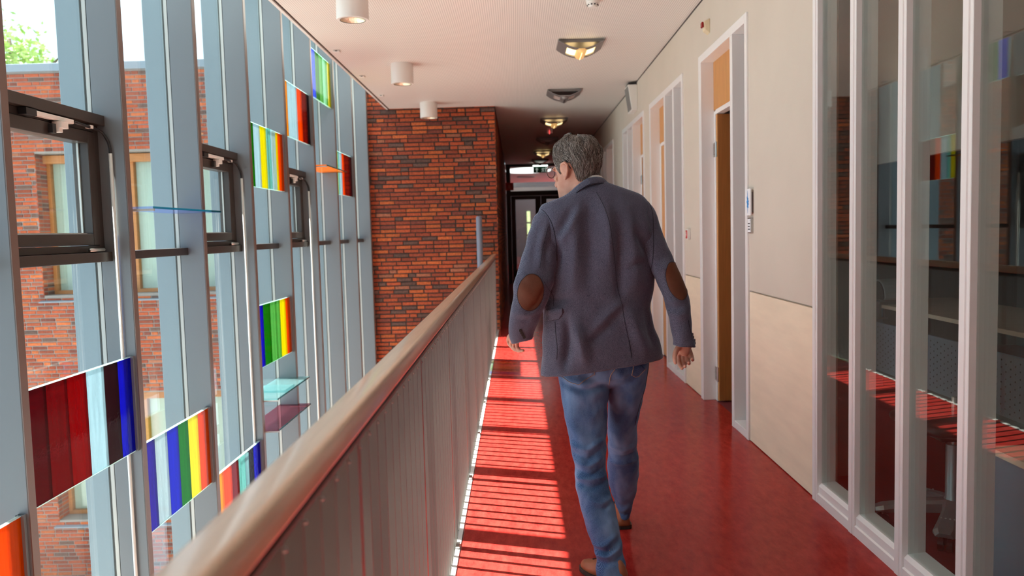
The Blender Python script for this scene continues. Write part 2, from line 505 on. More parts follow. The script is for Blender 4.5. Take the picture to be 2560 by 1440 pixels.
# ------------------------------------------------------------------ brick walls
rng = random.Random(7)
TONES = [(.30, .064, .024)] * 9 + [(.37, .095, .028)] * 4 + [(.21, .047, .023)] * 6 + [(.14, .038, .026)] * 2 + [(.095, .055, .048)] * 2 + [(.26, .10, .06)]
def tone():
    c = rng.choice(TONES); k = rng.uniform(.85, 1.15)
    return (c[0]*k*1.3, c[1]*k*1.15, c[2]*k*1.0)
def courses(x0, x1, z0, z1, holes):
    out = []
    k = 0; z = z0
    while z < z1 - .01:
        x = x0 - rng.choice([.05, .105, .16, .2])
        while x < x1:
            ln = rng.choice([.205, .205, .205, .205, .098])
            a, b = max(x, x0), min(x + ln, x1)
            x += ln + .0145
            segs = [(a, b)]
            for (hx0, hx1, hz0, hz1) in holes:
                if z + .05 > hz0 and z < hz1:
                    segs = [s for (p, q) in segs for s in ((p, min(q, hx0)), (max(p, hx1), q)) if s[1] - s[0] > .0]
            out += [(p, q, z) for p, q in segs if q - p > .025]
        z += .0588
    return out
def brick_geo(m, x0, x1, z0, z1, y, d, c, jit=True):
    """one brick with a worn, slightly rounded face; front at y"""
    j = (lambda: rng.uniform(-.0015, .0015)) if jit else (lambda: 0)
    b = .005
    n = len(m.v)
    m.v += [(x0, y + d, z0), (x1, y + d, z0), (x1, y + d, z1), (x0, y + d, z1)]
    m.v += [(x0 + j(), y + b, z0 + j()), (x1 + j(), y + b, z0 + j()), (x1 + j(), y + b, z1 + j()), (x0 + j(), y + b, z1 + j())]
    m.v += [(x0 + b, y + j(), z0 + b), (x1 - b, y + j(), z0 + b), (x1 - b, y + j(), z1 - b), (x0 + b, y + j(), z1 - b)]
    fs = []
    for i in range(4):
        k = (i + 1) % 4
        fs += [(n+i, n+k, n+4+k, n+4+i), (n+4+i, n+4+k, n+8+k, n+8+i)]
    fs.append((n+8, n+9, n+10, n+11))
    m.f += fs
    if c is not None: m.c += [c] * len(fs)
shared = {}
def brick_obj(x0, x1, z, y, parent):
    key = (round(x1 - x0, 2), rng.randrange(3))
    if key not in shared:
        m = MB(); brick_geo(m, -key[0]/2, key[0]/2, -.0218, .0218, 0, .02, None)
        shared[key] = m.mesh('brick', M_BRICK)
    o = bpy.data.objects.new('brick', shared[key]); C.objects.link(o)
    o.location = ((x0+x1)/2, y + rng.uniform(-.002, .002), z + .0218)
    attach(o, parent)
    c = tone(); o.color = (*c, 1)

# back wall: the end of the void, beside the corridor mouth
bw = MB().box(-2.26, -.27, YB + .012, YB + .30, -3.6, 6.6).build('wall_back', M_MORT); bw['kind'] = 'structure'
lst = courses(-2.14, -.274, -3.55, 5.4, [])
lst.sort(key=lambda b: 0 if (-.45 < b[2] < 3.2) else 1)
vis = [b for b in lst if b[2] > .9 and b[2] < 3.2]
rng.shuffle(vis)
vis.sort(key=lambda b: -b[2])
pick = set(vis[:300])
rest = MB()
for b in lst:
    if b in pick: brick_obj(b[0], b[1], b[2], YB, bw)
    else: brick_geo(rest, b[0], b[1], b[2], b[2] + .0436, YB, .02, tone())
rest.build('brick_rest', M_BRICKA, bw, kind='stuff')
# the same wall turned along the corridor
ls = MB().box(-.40, -.282, YB + .02, 22, -.0, ZC + .2).build('wall_left', M_MORT); ls['kind'] = 'structure'
m = MB()
z = .004
while z < ZC - .05:
    y = YB + rng.choice([.0, .1])
    while y < 21.9:
        ln = rng.choice([.205, .205, .205, .098])
        y1 = min(y + ln, 21.95); c = tone()
        m.box(-.284, -.27, max(y, YB + .003), y1, z, z + .0436, c)
        y = y1 + .0145
    z += .0588
m.build('brick', M_BRICKA, ls, kind='stuff')

# outside: the wing across the court stands in the same plane
ow = MB()
WX = (-6.93, -4.40)
UP, LO = (.66, 2.72), (-2.70, -.80)
YO = YB + .012
for (x0, x1, z0, z1) in [(-16, WX[0], -3.7, 3.88), (WX[1], -2.40, -3.7, 3.88), (WX[0], WX[1], UP[1], 3.88), (WX[0], WX[1], LO[1], UP[0]), (WX[0], WX[1], -3.7, LO[0])]:
    ow.box(x0, x1, YO, YO + .3, z0, z1)
ow = ow.build('wall_outside', mat('grey_mortar', (.28, .25, .23), .95, bump=(220, .3, (1, 1, 1)))); ow['kind'] = 'structure'
holes = [(WX[0], WX[1], UP[0], UP[1]), (WX[0], WX[1], LO[0], LO[1])]
lst = courses(-8.6, -2.42, -3.6, 3.86, holes)
front = [b for b in lst if b[0] > -7.6 and b[2] > 1.0]
front.sort(key=lambda b: (b[0] + b[1] + 5.0) * .3 - b[2] * 1.0 + (2.5 if -6.2 < b[0] < -5.85 else 0))
pick = set(front[:300])
rest = MB()
for b in lst + [b for b in courses(-12.5, -8.6, .2, 3.86, [])]:
    if b in pick: brick_obj(b[0], b[1], b[2], YB, ow)
    else: brick_geo(rest, b[0], b[1], b[2], b[2] + .0436, YB, .02, tone())
rest.build('brick_rest', M_BRICKA, ow, kind='stuff')
o = MB().box(-16, -2.40, YB - .04, YB + .4, 3.88, 3.99).build('trim_7', M_COPING, bevel=.006); o['kind'] = 'structure'; o['label'] = 'blue grey metal coping on top of the outside brick wall'
o = MB().box(-16, -2.5, YB + .4, 19, 3.6, 3.8).box(-2.5, -.26, YB + .31, 22, 3.3, 3.6).build('roof', M_CONC); o['kind'] = 'structure'
def outside_window(name, z0, z1):
    u = struct(name, ((WX[0]+WX[1])/2, YB, z0))
    x0, x1 = WX
    y = YB + .27
    f = MB().box(x0, x0 + .055, y, y + .1, z0, z1).box(x1 - .055, x1, y, y + .1, z0, z1).box(x0 + .055, x1 - .055, y, y + .1, z0, z0 + .055).box(x0 + .055, x1 - .055, y, y + .1, z1 - .06, z1)
    f.box(-5.70, -5.64, y, y + .1, z0 + .055, z1 - .06)
    f.build('frame', M_TIMBER, u, bevel=.004)
    MB().box(x0 + .001, x1 - .001, y - .09, y + .02, z1 - .13, z1 - .012).build('blind_box', M_TIMBER, u, bevel=.006)
    MB().box(x0 + .055, -5.70, y + .05, y + .058, z0 + .055, z1 - .06).build('pane', G_CLEAR, u)
    MB().box(-5.64, x1 - .055, y + .05, y + .058, z0 + .055, z1 - .06).build('pane', G_CLEAR, u)
    MB().box(x0 + .05, x1 - .05, y + .085, y + .09, z0 + .05, z1 - .1).build('blind', M_BLIND, u)
    MB().prism([(YB - .06, z0 - .10), (YB - .06, z0 - .085), (y + .01, z0 - .0), (y + .01, z0 - .10)], 'x', x0 - .05, x1 + .05).build('sill', M_COPING, u)
rv = MB()
for z0_, z1_ in (UP, LO):
    z = z0_ + .008
    while z < z1_ - .05:
        rv.box(WX[0] - .01, WX[0] + .004, YB + .004, YB + .10, z, z + .0436, tone()); rv.box(WX[0] - .01, WX[0] + .004, YB + .112, YB + .30, z, z + .0436, tone())
        z += .0588
rv.build('reveal_bricks', M_BRICKA, ow, kind='stuff')
outside_window('window_6', *UP)
outside_window('window_7', *LO)
o = MB().box(-16, -2.5, -4, YB + .1, -3.75, -3.7).build('ground', M_CONC); o['kind'] = 'structure'
# ------------------------------------------------------------------ the glass facade (window_1)
FY = [3.305 + 1.025 * n for n in range(-3, 9)]         # camera-side faces of the fins; FY[3] is the first in view
FT = .048
wf = struct('window_1', (-2.2, 5, -3.6))
fin0 = MB().box(-2.258, -2.10, 0, FT, -3.6, 6.6).build('mullion', M_ALU, wf, bevel=.003)
gs0 = MB().box(-2.286, -2.264, .006, FT - .006, -3.6, 6.6).build('glazing_strip', M_SEAL, fin0)
gk0 = MB().box(-2.2625, -2.2575, .002, FT - .002, -3.6, 6.6).box(-2.2925, -2.2865, .003, FT - .003, -3.6, 6.6).build('gasket', M_GASK, fin0)
cp0 = MB().box(-2.0999, -2.095, .0, FT, -3.6, 6.6).build('bounce_tint_strip', mat('floor_bounce_brown', (.16, .115, .10), .4), fin0)  # added cover on the fin front, brown to imitate the red floor's reflected light
ou0 = MB().box(-2.425, -2.293, .0, FT, -3.6, 6.6).build('outer_fin', M_ALUL, fin0, bevel=.003)
for i, y in enumerate(FY):
    if i == 0:
        f = fin0
    else:
        f = copy_part(fin0, wf)
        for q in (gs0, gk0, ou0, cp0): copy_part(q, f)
    f.location = (0, y, 0)
MB().box(-2.40, -2.10, 11.545, 11.60, -3.6, 6.6).build('end_frame', M_ALU, wf, bevel=.003)
WIN_BAYS = (3, 5, 7)
for i in range(len(FY)):
    a = FY[i] + FT
    b = FY[i+1] if i + 1 < len(FY) else 11.545
    MB().box(-2.284, -2.276, a - .01, b + .01, -3.6, 1.33).build('pane', G_CLEAR, wf)
    if i in WIN_BAYS:
        MB().box(-2.284, -2.276, a - .01, b + .01, 2.09, 6.6).build('pane', G_CLEAR, wf)
    else:
        MB().box(-2.284, -2.276, a - .01, b + .01, 1.36, 6.6).build('pane', G_CLEAR, wf)
        MB().box(-2.29, -2.205, a, b, 1.325, 1.374).build('transom', M_DARK, wf, bevel=.003)

def casement(name, i):
    a, b = FY[i] + FT, FY[i+1]
    u = struct(name, (-2.2, (a+b)/2, 1.32))
    MB().box(-2.29, -2.195, a, b, 1.322, 1.374).build('transom', M_DARK, u, bevel=.003)
    MB().box(-2.29, -2.195, a, b, 2.047, 2.102).build('header', M_DARK, u, bevel=.003)
    f = MB().box(-2.30, -2.235, a, a + .05, 1.375, 2.047).box(-2.30, -2.235, b - .05, b, 1.375, 2.047).box(-2.30, -2.235, a + .05, b - .05, 1.375, 1.41).box(-2.30, -2.235, a + .05, b - .05, 2.01, 2.047)
    f.build('frame', M_DARK, u, bevel=.003)
    s = MB().box(-2.315, -2.228, a + .052, a + .118, 1.412, 2.008).box(-2.315, -2.228, b - .118, b - .052, 1.412, 2.008).box(-2.315, -2.228, a + .118, b - .118, 1.412, 1.472).box(-2.315, -2.228, a + .118, b - .118, 1.945, 2.008)
    s = s.build('sash', M_DARK, u, bevel=.004)
    MB().box(-2.276, -2.268, a + .112, b - .112, 1.468, 1.95).build('pane', G_CLEAR, s)
    MB().box(-2.288, -2.278, b - .128, b - .116, 1.472, 1.945).build('spacer', M_SEAL, s)
    MB().box(-2.27, -2.262, a + .118, b - .118, 1.470, 1.477).build('glazing_bead', M_SEAL, s)
    ac = MB().box(-2.228, -2.195, b - .62, b - .30, 2.018, 2.04).build('actuator', M_WPLAST, u, bevel=.004)
    MB().box(-2.228, -2.19, b - .70, b - .62, 2.012, 2.042).box(-2.234, -2.205, b - .475, b - .445, 1.955, 2.0).build('actuator_end', M_BLACK, ac)
    MB().box(-2.226, -2.178, b - .445, b - .385, 1.982, 2.014).box(-2.226, -2.190, b - .445, b - .415, 1.962, 1.986).build('bracket', M_WPLAST, ac, bevel=.002)
    MB().box(-2.226, -2.196, b - .145, b - .115, 2.018, 2.036).build('cable_clip', M_WPLAST, ac, bevel=.003)
    p = [(-2.20, b - .29, 2.03), (-2.20, b - .2, 2.025), (-2.205, b - .12, 2.024), (-2.205, b - .05, 2.02), (-2.2, b - .022, 2.012),
         (-2.188, b - .016, 1.99), (-2.175, b - .013, 1.96), (-2.169, b - .012, 1.925), (-2.168, b - .012, 1.89)]
    MB().tube(p, .0075, 8).build('cable', M_BLACK, u, smooth=True)
    MB().tube([(-2.168, b - .013, 1.90), (-2.168, b - .013, -3.5)], .0095, 10).build('conduit', M_WPLAST, u, smooth=True)
    MB().tube([(-2.20, b - .22, 1.387), (-2.20, b - .08, 1.387)], .009, 8).build('handle', M_STEEL, u, smooth=True)
casement('window_2', 3); casement('window_3', 5); casement('window_4', 7)

# ------------------------------------------------------------------ coloured glass in the facade
def art(name, rgb, clear=.5, fac=.5):
    """rgb: how the strip looks with daylight behind it (sRGB 0-255); clear: how much it lets through unscattered"""
    lin = [((c/255 + .055)/1.055)**2.4 if c > 10 else c/255/12.92 for c in rgb]
    mx_ = max(lin)
    body = tuple(min(.95, c*.75) for c in lin)
    tint = tuple(min(1, ((c/mx_)**1.1*clear)**.5 + .002) for c in lin)
    return glass(name, tint, body=body, body_fac=fac, rough=.03, f0=.045, bump=(55, .12), streak=(30, 30, 3), gloss=.3)
A = dict(
    wine=art('wine_glass', (88, 12, 28), .12), crim=art('crimson_glass', (116, 10, 26), .15), ruby=art('ruby_glass', (135, 6, 20), .2),
    clear=art('clear_cathedral_glass', (164, 186, 194), .6), plum=art('plum_glass', (52, 22, 30), .05), cobalt=art('cobalt_glass', (24, 30, 185), .3),
    violet=art('violet_glass', (62, 24, 150), .3), silver=art('silver_glass', (165, 178, 184), .5), green=art('green_glass', (14, 108, 14), .3),
    yellow=art('yellow_glass', (208, 196, 16), .6), orange=art('orange_glass', (226, 98, 12), .55), amber=art('amber_glass', (230, 160, 26), .65),
    lgreen=art('pale_green_glass', (92, 150, 84), .6), teal=art('teal_edge_glass', (130, 184, 178), .65), black=art('black_violet_glass', (32, 8, 26), .04),
    brown=art('dark_red_glass', (112, 22, 14), .4, .3), mint=art('mint_glass', (150, 195, 165), .7), blush=art('purple_shelf_glass', (120, 75, 88), .55, .25),
    ice=art('ice_glass', (165, 205, 208), .8, .3), azure=art('azure_glass', (70, 105, 215), .7), sky=art('clear_blue_glass', (165, 180, 225), .85, .06), peach=art('orange_shelf_glass', (225, 140, 60), .7, .3))
G_TEAL = glass('teal_shelf_edge', (.15, .55, .6), body=(.03, .19, .21), body_fac=.8)
def stained(i, zt, h, strips, label, thick=()):
    """panel between fin i and i+1; strips = [(glass, share)] from the camera side outwards"""
    a, b = FY[i] + FT, FY[i+1] - .001
    t = thing('stained_glass_panel', (-2.13, (a+b)/2, zt - h), label, 'glass panel', 'coloured glass panels between the facade fins')
    tot = sum(s for _, s in strips); y = a + .004; L = (b - .018) - y
    for k, (g, s) in enumerate(strips):
        w_ = L*s/tot
        dx = .018 if k in thick else 0
        MB().box(-2.138, -2.124 + dx, y, y + w_ - .0008, zt - h, zt).build('glass_strip', A[g], t)
        y += w_
    MB().box(-2.139, -2.123, a + .003, b - .018, zt + .0002, zt + .0045).build('polished_edge', G_EDGE, t)
    MB().box(-2.139, -2.123, a + .003, b - .018, zt - h - .0045, zt - h - .0002).build('polished_edge', G_EDGE, t)
    MB().box(-2.146, -2.116, b - .017, b - .013, zt - h - .004, zt + .006).box(-2.146, -2.142, b - .017, b, zt - h - .004, zt + .006).box(-2.116, -2.112, b - .017, b, zt - h - .004, zt + .006).build('clip', M_ALU, t)
    return t
stained(2, .28, .51, [('amber', 2), ('orange', 2), ('orange', 1)], 'orange glass panel at the bottom left corner of the picture')
stained(3, .796, .515, [('wine', 1), ('crim', 1), ('ruby', 1), ('clear', 1), ('plum', .85), ('cobalt', .85)], 'large dark red glass panel with clear, plum and blue strips below the nearest dark window')
stained(4, .287, .515, [('violet', 1), ('silver', 1.05), ('cobalt', 1), ('green', .95), ('yellow', 1), ('orange', 1.1)], 'violet, silver, blue, green, yellow and orange striped glass panel')
stained(5, -.215, .51, [('amber', .9), ('orange', 1), ('ruby', .9), ('teal', .55), ('ice', .5), ('black', 1), ('cobalt', 1)], 'orange to dark blue striped glass panel half hidden behind the handrail', thick=(3, 4))
stained(6, 2.36, .515, [('green', .9), ('clear', 1.1), ('yellow', 1.1), ('teal', .45), ('clear', .9), ('yellow', .8), ('orange', 1)], 'green, clear, yellow and orange striped glass panel beyond the second dark window', thick=(3, 4))
stained(6, .872, .51, [('cobalt', 1), ('green', 1.1), ('lgreen', 1), ('lgreen', .6), ('yellow', 1), ('orange', .8)], 'blue, green, yellow and orange striped glass panel above the two glass shelves')
stained(7, 2.885, .51, [('amber', .8), ('clear', 1.7), ('orange', .9), ('brown', 1), ('black', .5)], 'orange, clear and dark red glass panel above the third dark window')
stained(8, 3.415, .505, [('clear', .45), ('azure', .8), ('lgreen', .2), ('green', .6), ('lgreen', .8), ('mint', .7), ('lgreen', .4), ('yellow', .7)], 'blue, green and yellow glass panel highest up beside the white ceiling edge')
stained(9, 2.435, .51, [('yellow', .8), ('teal', .4), ('clear', .8), ('orange', .7), ('brown', 1.6), ('wine', .8)], 'yellow, orange and dark red glass panel farthest along, next to the brick wall')

def shelf(i, z, g, label, strip=None, xo=-2.27, xi=-1.985):
    a, b = FY[i] + FT, FY[i+1]
    t = thing('glass_shelf', (-2.12, (a+b)/2, z), label, 'glass shelf', 'glass shelves between the facade fins')
    MB().box(xo, xi, a + .003, b + .03, z, z + .012).build('shelf_plate', A[g], t)
    MB().box(xi + .0002, xi + .003, a + .003, b + .03, z, z + .012).build('polished_edge', G_TEAL, t)
    for y in ((a + .001, b - .016) if z < 1 else (a + .001,)):
        MB().box(xo + .1, xi + .004, y, y + .015, z - .012, z - .0003).build('bracket', M_SEAL, t)
    if strip:
        MB().box(xo + .02, xi - .004, a + strip[0], a + strip[1], z + .0125, z + .03).build('glass_strip', A['ice'], t)
shelf(4, 1.603, 'sky', 'thin bluish glass shelf projecting beside the second dark window')
shelf(6, .104, 'ice', 'upper clear glass shelf with a thick teal glass strip lying on it', strip=(.25, .52))
shelf(6, -.152, 'blush', 'lower dusky purple glass shelf directly above the handrail')
shelf(8, 2.165, 'peach', 'orange glass shelf beside the third dark window')

# ------------------------------------------------------------------ balustrade
rl = thing('balustrade', (-.345, 5.5, 0), 'grey slatted balustrade with a beech handrail along the red floor edge', 'railing')
prof = [(-.373, 1.058), (-.373, 1.092), (-.368, 1.099), (-.316, 1.106), (-.309, 1.102), (-.307, 1.096), (-.307, 1.058), (-.312, 1.053), (-.368, 1.053)]
o = MB().prism(prof, 'y', -3.4, 11.56).build('handrail', M_BEECH, rl, bevel=.003)
smooth_angle(o, 28)
MB().box(-.36, -.32, -3.4, 11.56, 1.036, 1.0525).build('flat_bar', M_BLACK, rl)
MB().box(-.372, -.318, -3.4, 11.56, 1.028, 1.0355).build('top_plate', M_BARS, rl)
MB().box(-.372, -.318, -3.4, 11.56, -.27, -.262).build('bottom_plate', M_BARS, rl)
b0 = None
sc = MB()
n = 0
y = 3.351 - .1013*34
while y < 11.5:
    if b0 is None:
        bar = MB().box(-.372, -.318, -.003, .003, -.262, 1.028)
        b0 = bar.build('slat', M_BARS, rl); o = b0
    else:
        o = copy_part(b0, rl)
    o.location = (0, y, 0)
    sc.ball((-.3165, y + .006, 1.018), .0042, 6, 5)
    sc.box(-.318, -.313, y - .004, y + .004, -.03, .0)
    if n % 10 == 6:
        MB().box(-.376, -.3175, y - .014, y + .014, -.30, 1.028).build('post', M_BARS, rl)
        MB().box(-.3135, -.296, y - .03, y + .03, -.012, .012).build('clip', M_STEEL, rl)
    n += 1
    y += .1013
sc.build('screws', M_STEEL, rl, kind='stuff')

# ------------------------------------------------------------------ ceiling lamps, detectors
def lamp(x, y, lit, label):
    t = thing('ceiling_light', (x, y, ZC), label, 'ceiling light', 'square lamps along the corridor ceiling')
    W, L = .22, .40          # half width across, length along y
    def zc_(u): return ZC - .022 - .085*(1 - u*u)
    us = [-1 + 2*i/16 for i in range(17)]
    # curved shield, bowed across its width, with two windows left open
    m = MB()
    segs = [(-1, -.62), (-.18, .18), (.62, 1)]
    def strip(u0, u1, y0, y1, n=5):
        r = []
        for i in range(n + 1):
            u = u0 + (u1-u0)*i/n; z = zc_(u)
            r.append([(x+u*W, y0, z), (x+u*W, y1, z), (x+u*W, y1, z + .012), (x+u*W, y0, z + .012)])
        m.loft(r)
    for a, b in segs: strip(a, b, y - L/2, y + L/2)
    for a, b in ((-.62, -.18), (.18, .62)):
        strip(a, b, y - L/2, y - L/2 + .055); strip(a, b, y + L/2 - .055, y + L/2)
    m.build('shield', M_LAMPG, t)
    bx = MB().box(x - W*.95, x + W*.95, y - L/2 + .05, y + L/2 - .05, ZC - .03, ZC - .0005)
    bx.build('housing', M_LAMPG, t)
    m = MB()
    for a, b in ((-.62, -.18), (.18, .62)):
        r = []
        for i in range(6):
            u = a + (b-a)*i/5; z = zc_(u) + .014
            r.append([(x+u*W, y - L/2 + .055, z), (x+u*W, y + L/2 - .055, z), (x+u*W, y + L/2 - .055, z + .006), (x+u*W, y - L/2 + .055, z + .006)])
        m.loft(r)
    m.build('lamp_glass', M_WARM if lit else M_OFFG, t)
    m = MB()
    r = []
    for yy, k in ((y - L/2 - .004, .6), (y - L/2 + .03, 1), (y + L/2 - .10, 1), (y + L/2 - .03, .5)):
        r.append([(x + .05*k*math.sin(q), yy, zc_(0) + .008 - .042*k*math.cos(q)) for q in [math.pi*(-.5 + j/8) for j in range(9)]])
    m.loft(r)
    rd = m.build('ridge', M_WARM2 if lit else M_LAMPG, t, smooth=True)
    MB().box(x - .003, x + .003, y - L/2, y + L/2 - .1, zc_(0) - .036, zc_(0) - .0345).build('ridge_line', M_BLACK if not lit else M_WARM, rd)
LY = [7.85, 10.52, 13.1, 15.75, 18.35, 20.6]
lamp(.655, LY[0], True, 'lit square ceiling lamp nearest the camera, with two warm panes')
lamp(.655, LY[1], False, 'unlit square ceiling lamp behind the nearest lit one')
lamp(.645, LY[2], True, 'lit square ceiling lamp where the corridor darkens')
lamp(.64, LY[3], False, 'unlit square ceiling lamp just behind the red-lit detector')
lamp(.64, LY[4], True, 'farthest lit square ceiling lamp, left of the man\'s head')
lamp(.64, LY[5], False, 'dark ceiling lamp directly above the green exit sign')

def downlight(x, y, label):
    t = thing('downlight', (x, y, ZC), label, 'downlight', 'white cylinder downlights')
    MB().lathe([(.118, 0), (.118, -.205), (.116, -.21), (.0945, -.21), (.0945, -.13)], (x, y, ZC - .0005), 40).build('cylinder_body', M_WPLAST, t, smooth=False)
    o = t.children[0]; smooth_angle(o, 35)
    MB().lathe([(.0935, -.2085), (.088, -.198), (.07, -.182), (.04, -.172), (.001, -.17)], (x, y, ZC), 32, cap=False).build('reflector', M_CHROME, t, smooth=True)
    MB().lathe([(.0945, -.2085), (.0945, -.2115), (.0925, -.2115), (.0925, -.2085)], (x, y, ZC), 32, cap=False).build('trim_ring', M_BLACK, t)
downlight(-1.17, 6.02, 'white cylinder downlight at the top edge of the picture')
downlight(-1.17, 8.60, 'middle white cylinder downlight of the three')
downlight(-1.17, 11.15, 'white cylinder downlight closest to the brick wall')

def detector(x, y, label, red=False):
    t = thing('smoke_detector', (x, y, ZC), label, 'detector')
    MB().lathe([(.052, 0), (.052, -.02), (.046, -.028), (.046, -.034), (.032, -.058), (.012, -.062)], (x, y, ZC - .0005), 24).build('shell', M_WPLAST, t)
    smooth_angle(t.children[0], 30)
    m = MB()
    for k in range(10):
        a = k*math.pi/5
        m.box(x + .040*math.cos(a) - .006, x + .040*math.cos(a) + .006, y + .040*math.sin(a) - .006, y + .040*math.sin(a) + .006, ZC - .046, ZC - .038)
    m.build('slots', M_BLACK, t, kind='stuff')
    if red:
        MB().box(x - .016, x - .002, y - .05, y - .03, ZC - .10, ZC - .03).build('indicator', mat('red_indicator', (.8, .05, .04), .3, emit=((1, .1, .1), 1.2)), t)
        MB().box(x - .05, x + .05, y - .03, y + .03, ZC - .085, ZC - .005).build('base', M_WPLAST, t)
detector(.64, 6.42, 'white smoke detector at the top edge of the picture')
detector(.63, 14.35, 'small detector with a red light in the dark ceiling', red=True)
for k, (x, y) in enumerate([(-1.70, 7.9), (-1.70, 9.18), (-1.70, 10.46)]):
    t = thing('ceiling_clip', (x, y, ZC), ['small white tab on the ceiling edge nearest the camera', 'small white tab on the ceiling edge, second of three', 'small white tab on the ceiling edge nearest the brick wall'][k], 'ceiling tab', 'white tabs along the ceiling edge')
    MB().box(x - .035, x + .03, y - .035, y + .03, ZC - .018, ZC - .0005).build('plate', M_WPLAST, t, bevel=.006)
    MB().box(x - .012, x + .008, y - .04, y - .0352, ZC - .014, ZC - .008).build('slot', M_BLACK, t)

# ------------------------------------------------------------------ things on the right wall
M_INK = mat('dark_ink', (.03, .03, .035), .6)
M_PAPER = mat('white_paper', (.82, .82, .84), .7)
t = thing('picture_card', (XR, 5.19, 1.58), 'white card with a blue paint splash beside the open door', 'picture')
MB().box(1.492, 1.50, 5.135, 5.245, 1.49, 1.66).build('card', M_PAPER, t)
MB().box(1.50, 1.5148, 5.15, 5.23, 1.51, 1.64).build('backing', M_GREY, t)
bl = [(0, .075), (.006, .03), (.02, .022), (.012, .008), (.034, .01), (.020, -.004), (.03, -.012), (.018, -.022), (.022, -.038), (.006, -.032), (.0, -.07), (-.004, -.034), (-.012, -.03), (-.008, -.01), (-.022, .004), (-.008, .012), (-.014, .03), (-.004, .04)]
MB().prism([(5.193 - a, 1.575 + b) for a, b in bl], 'x', 1.4908, 1.4918).build('paint_splash', mat('blue_paint', (.03, .25, .62), .5, noise=(60, .5, (1, 1, 1))), t)
t = thing('name_plate', (XR, 5.19, 1.42), 'small aluminium door sign with three printed lines below the picture card', 'sign')
MB().box(1.500, 1.5148, 5.148, 5.222, 1.375, 1.475).build('plate_frame', M_STEEL, t, bevel=.002)
MB().box(1.4985, 1.4998, 5.154, 5.216, 1.382, 1.468).build('insert', M_PAPER, t)
for k in range(3):                      # three printed lines, too small to read in the photograph
    b = MB(); y = 5.210
    for w_ in ((.004, .016, .008, .010), (.004, .009, .013, .008), (.004, .018, .012, .006))[k]:
        b.box(1.4978, 1.4984, y - w_, y, 1.434 - k*.018, 1.4405 - k*.018); y -= w_ + .002
    b.build('printed_line', M_INK, t)
MB().box(1.4978, 1.4984, 5.162, 5.165, 1.456, 1.463).build('printed_mark', M_INK, t)
M_RED = mat('signal_red', (.62, .03, .02), .4)
t = thing('fire_call_point', (XR, 7.05, 1.36), 'small red and white fire alarm push box on the wall', 'fire alarm')
MB().box(1.488, 1.5148, 7.0, 7.09, 1.315, 1.405).build('box_body', M_WPLAST, t, bevel=.003)
MB().box(1.4865, 1.4878, 7.012, 7.078, 1.325, 1.395).build('red_front', M_RED, t)
MB().prism([(7.05, 1.338), (7.035, 1.362), (7.046, 1.36), (7.042, 1.384), (7.058, 1.384), (7.06, 1.36), (7.068, 1.362)], 'x', 1.4852, 1.4862).build('hand_symbol', M_PAPER, t)
t = thing('alarm_sounder', (XR, 6.28, 2.95), 'cream wall box with a dark red lens above the open door', 'alarm')
MB().prism([(1.5148, 2.90), (1.478, 2.925), (1.47, 2.99), (1.5148, 3.01)], 'y', 6.245, 6.325).build('box_body', mat('cream_plastic', (.78, .66, .45), .4), t, bevel=.004)
MB().box(1.455, 1.4725, 6.262, 6.308, 2.948, 2.99).build('lens', mat('dark_red_lens', (.3, .01, .01), .15), t, bevel=.006)
t = thing('wall_speaker', (XR, 10.05, 3.02), 'white wedge shaped loudspeaker high on the wall under the ceiling', 'loudspeaker')
MB().prism([(1.5148, 2.86), (1.445, 2.86), (1.40, 3.175), (1.5148, 3.175)], 'y', 9.92, 10.24).build('cabinet', M_WPLAST, t, bevel=.006)
MB().prism([(1.4425, 2.88), (1.4395, 2.88), (1.4, 3.16), (1.403, 3.16)], 'y', 9.935, 10.225).build('grille', M_GREY, t)
MB().box(1.41, 1.505, 9.95, 10.2, 3.176, 3.20).build('bracket', M_BLACK, t)
# grey pipe stub standing in front of the back wall
t = thing('steel_post', (-.53, 11.33, 0), 'blue grey round post standing before the brick wall behind the balustrade', 'post')
MB().lathe([(.042, -3.6), (.042, 1.62), (.036, 1.645), (.02, 1.652)], (-.53, 11.33, 0), 20).build('tube', mat('blue_grey_paint', (.22, .25, .33), .45), t)
smooth_angle(t.children[0], 40)

# ------------------------------------------------------------------ far end: transom light, double doors, exit sign, the hall beyond
YE = 21.8
e = struct('door_5', (.6, YE, 0))
x0, x1 = -.26, 1.51
f = MB().box(x0, x0 + .12, YE, YE + .12, 0, ZC).box(x1 - .1, x1, YE, YE + .12, 0, ZC).box(x0 + .12, x1 - .1, YE, YE + .12, 3.15, ZC).box(x0 + .12, x1 - .1, YE, YE + .12, 2.37, 2.50)
f.build('frame', M_DOORD, e)
MB().box(x0 + .12, x1 - .1, YE + .05, YE + .058, 2.50, 3.15).build('pane', G_CLEAR, e)
def leaf(a, b, glz):
    y0, y1 = YE + .03, YE + .08
    g0, g1 = a + glz[0], b - glz[1]
    m = MB().box(a, g0, y0, y1, .01, 2.365).box(g1, b, y0, y1, .01, 2.365).box(g0, g1, y0, y1, .01, .36).box(g0, g1, y0, y1, 2.27, 2.365)
    l = m.build('door_leaf', mat('brown_black_door', (.045, .03, .026), .4), e, bevel=.004)
    MB().box(g0, g1, y0 + .02, y0 + .028, .36, 2.27).build('pane', G_CLEAR, l)
    return l
l = leaf(x0 + .125, .672, (.12, .15))
MB().tube([(.60, YE + .03, .95), (.60, YE - .03, .97), (.60, YE - .03, 1.25), (.60, YE + .03, 1.27)], .012, 8).build('door_handle', M_STEEL, l)
l = leaf(.678, x1 - .105, (.15, .12))
MB().tube([(.75, YE + .03, .95), (.75, YE - .03, .97), (.75, YE - .03, 1.25), (.75, YE + .03, 1.27)], .012, 8).build('door_handle', M_STEEL, l)
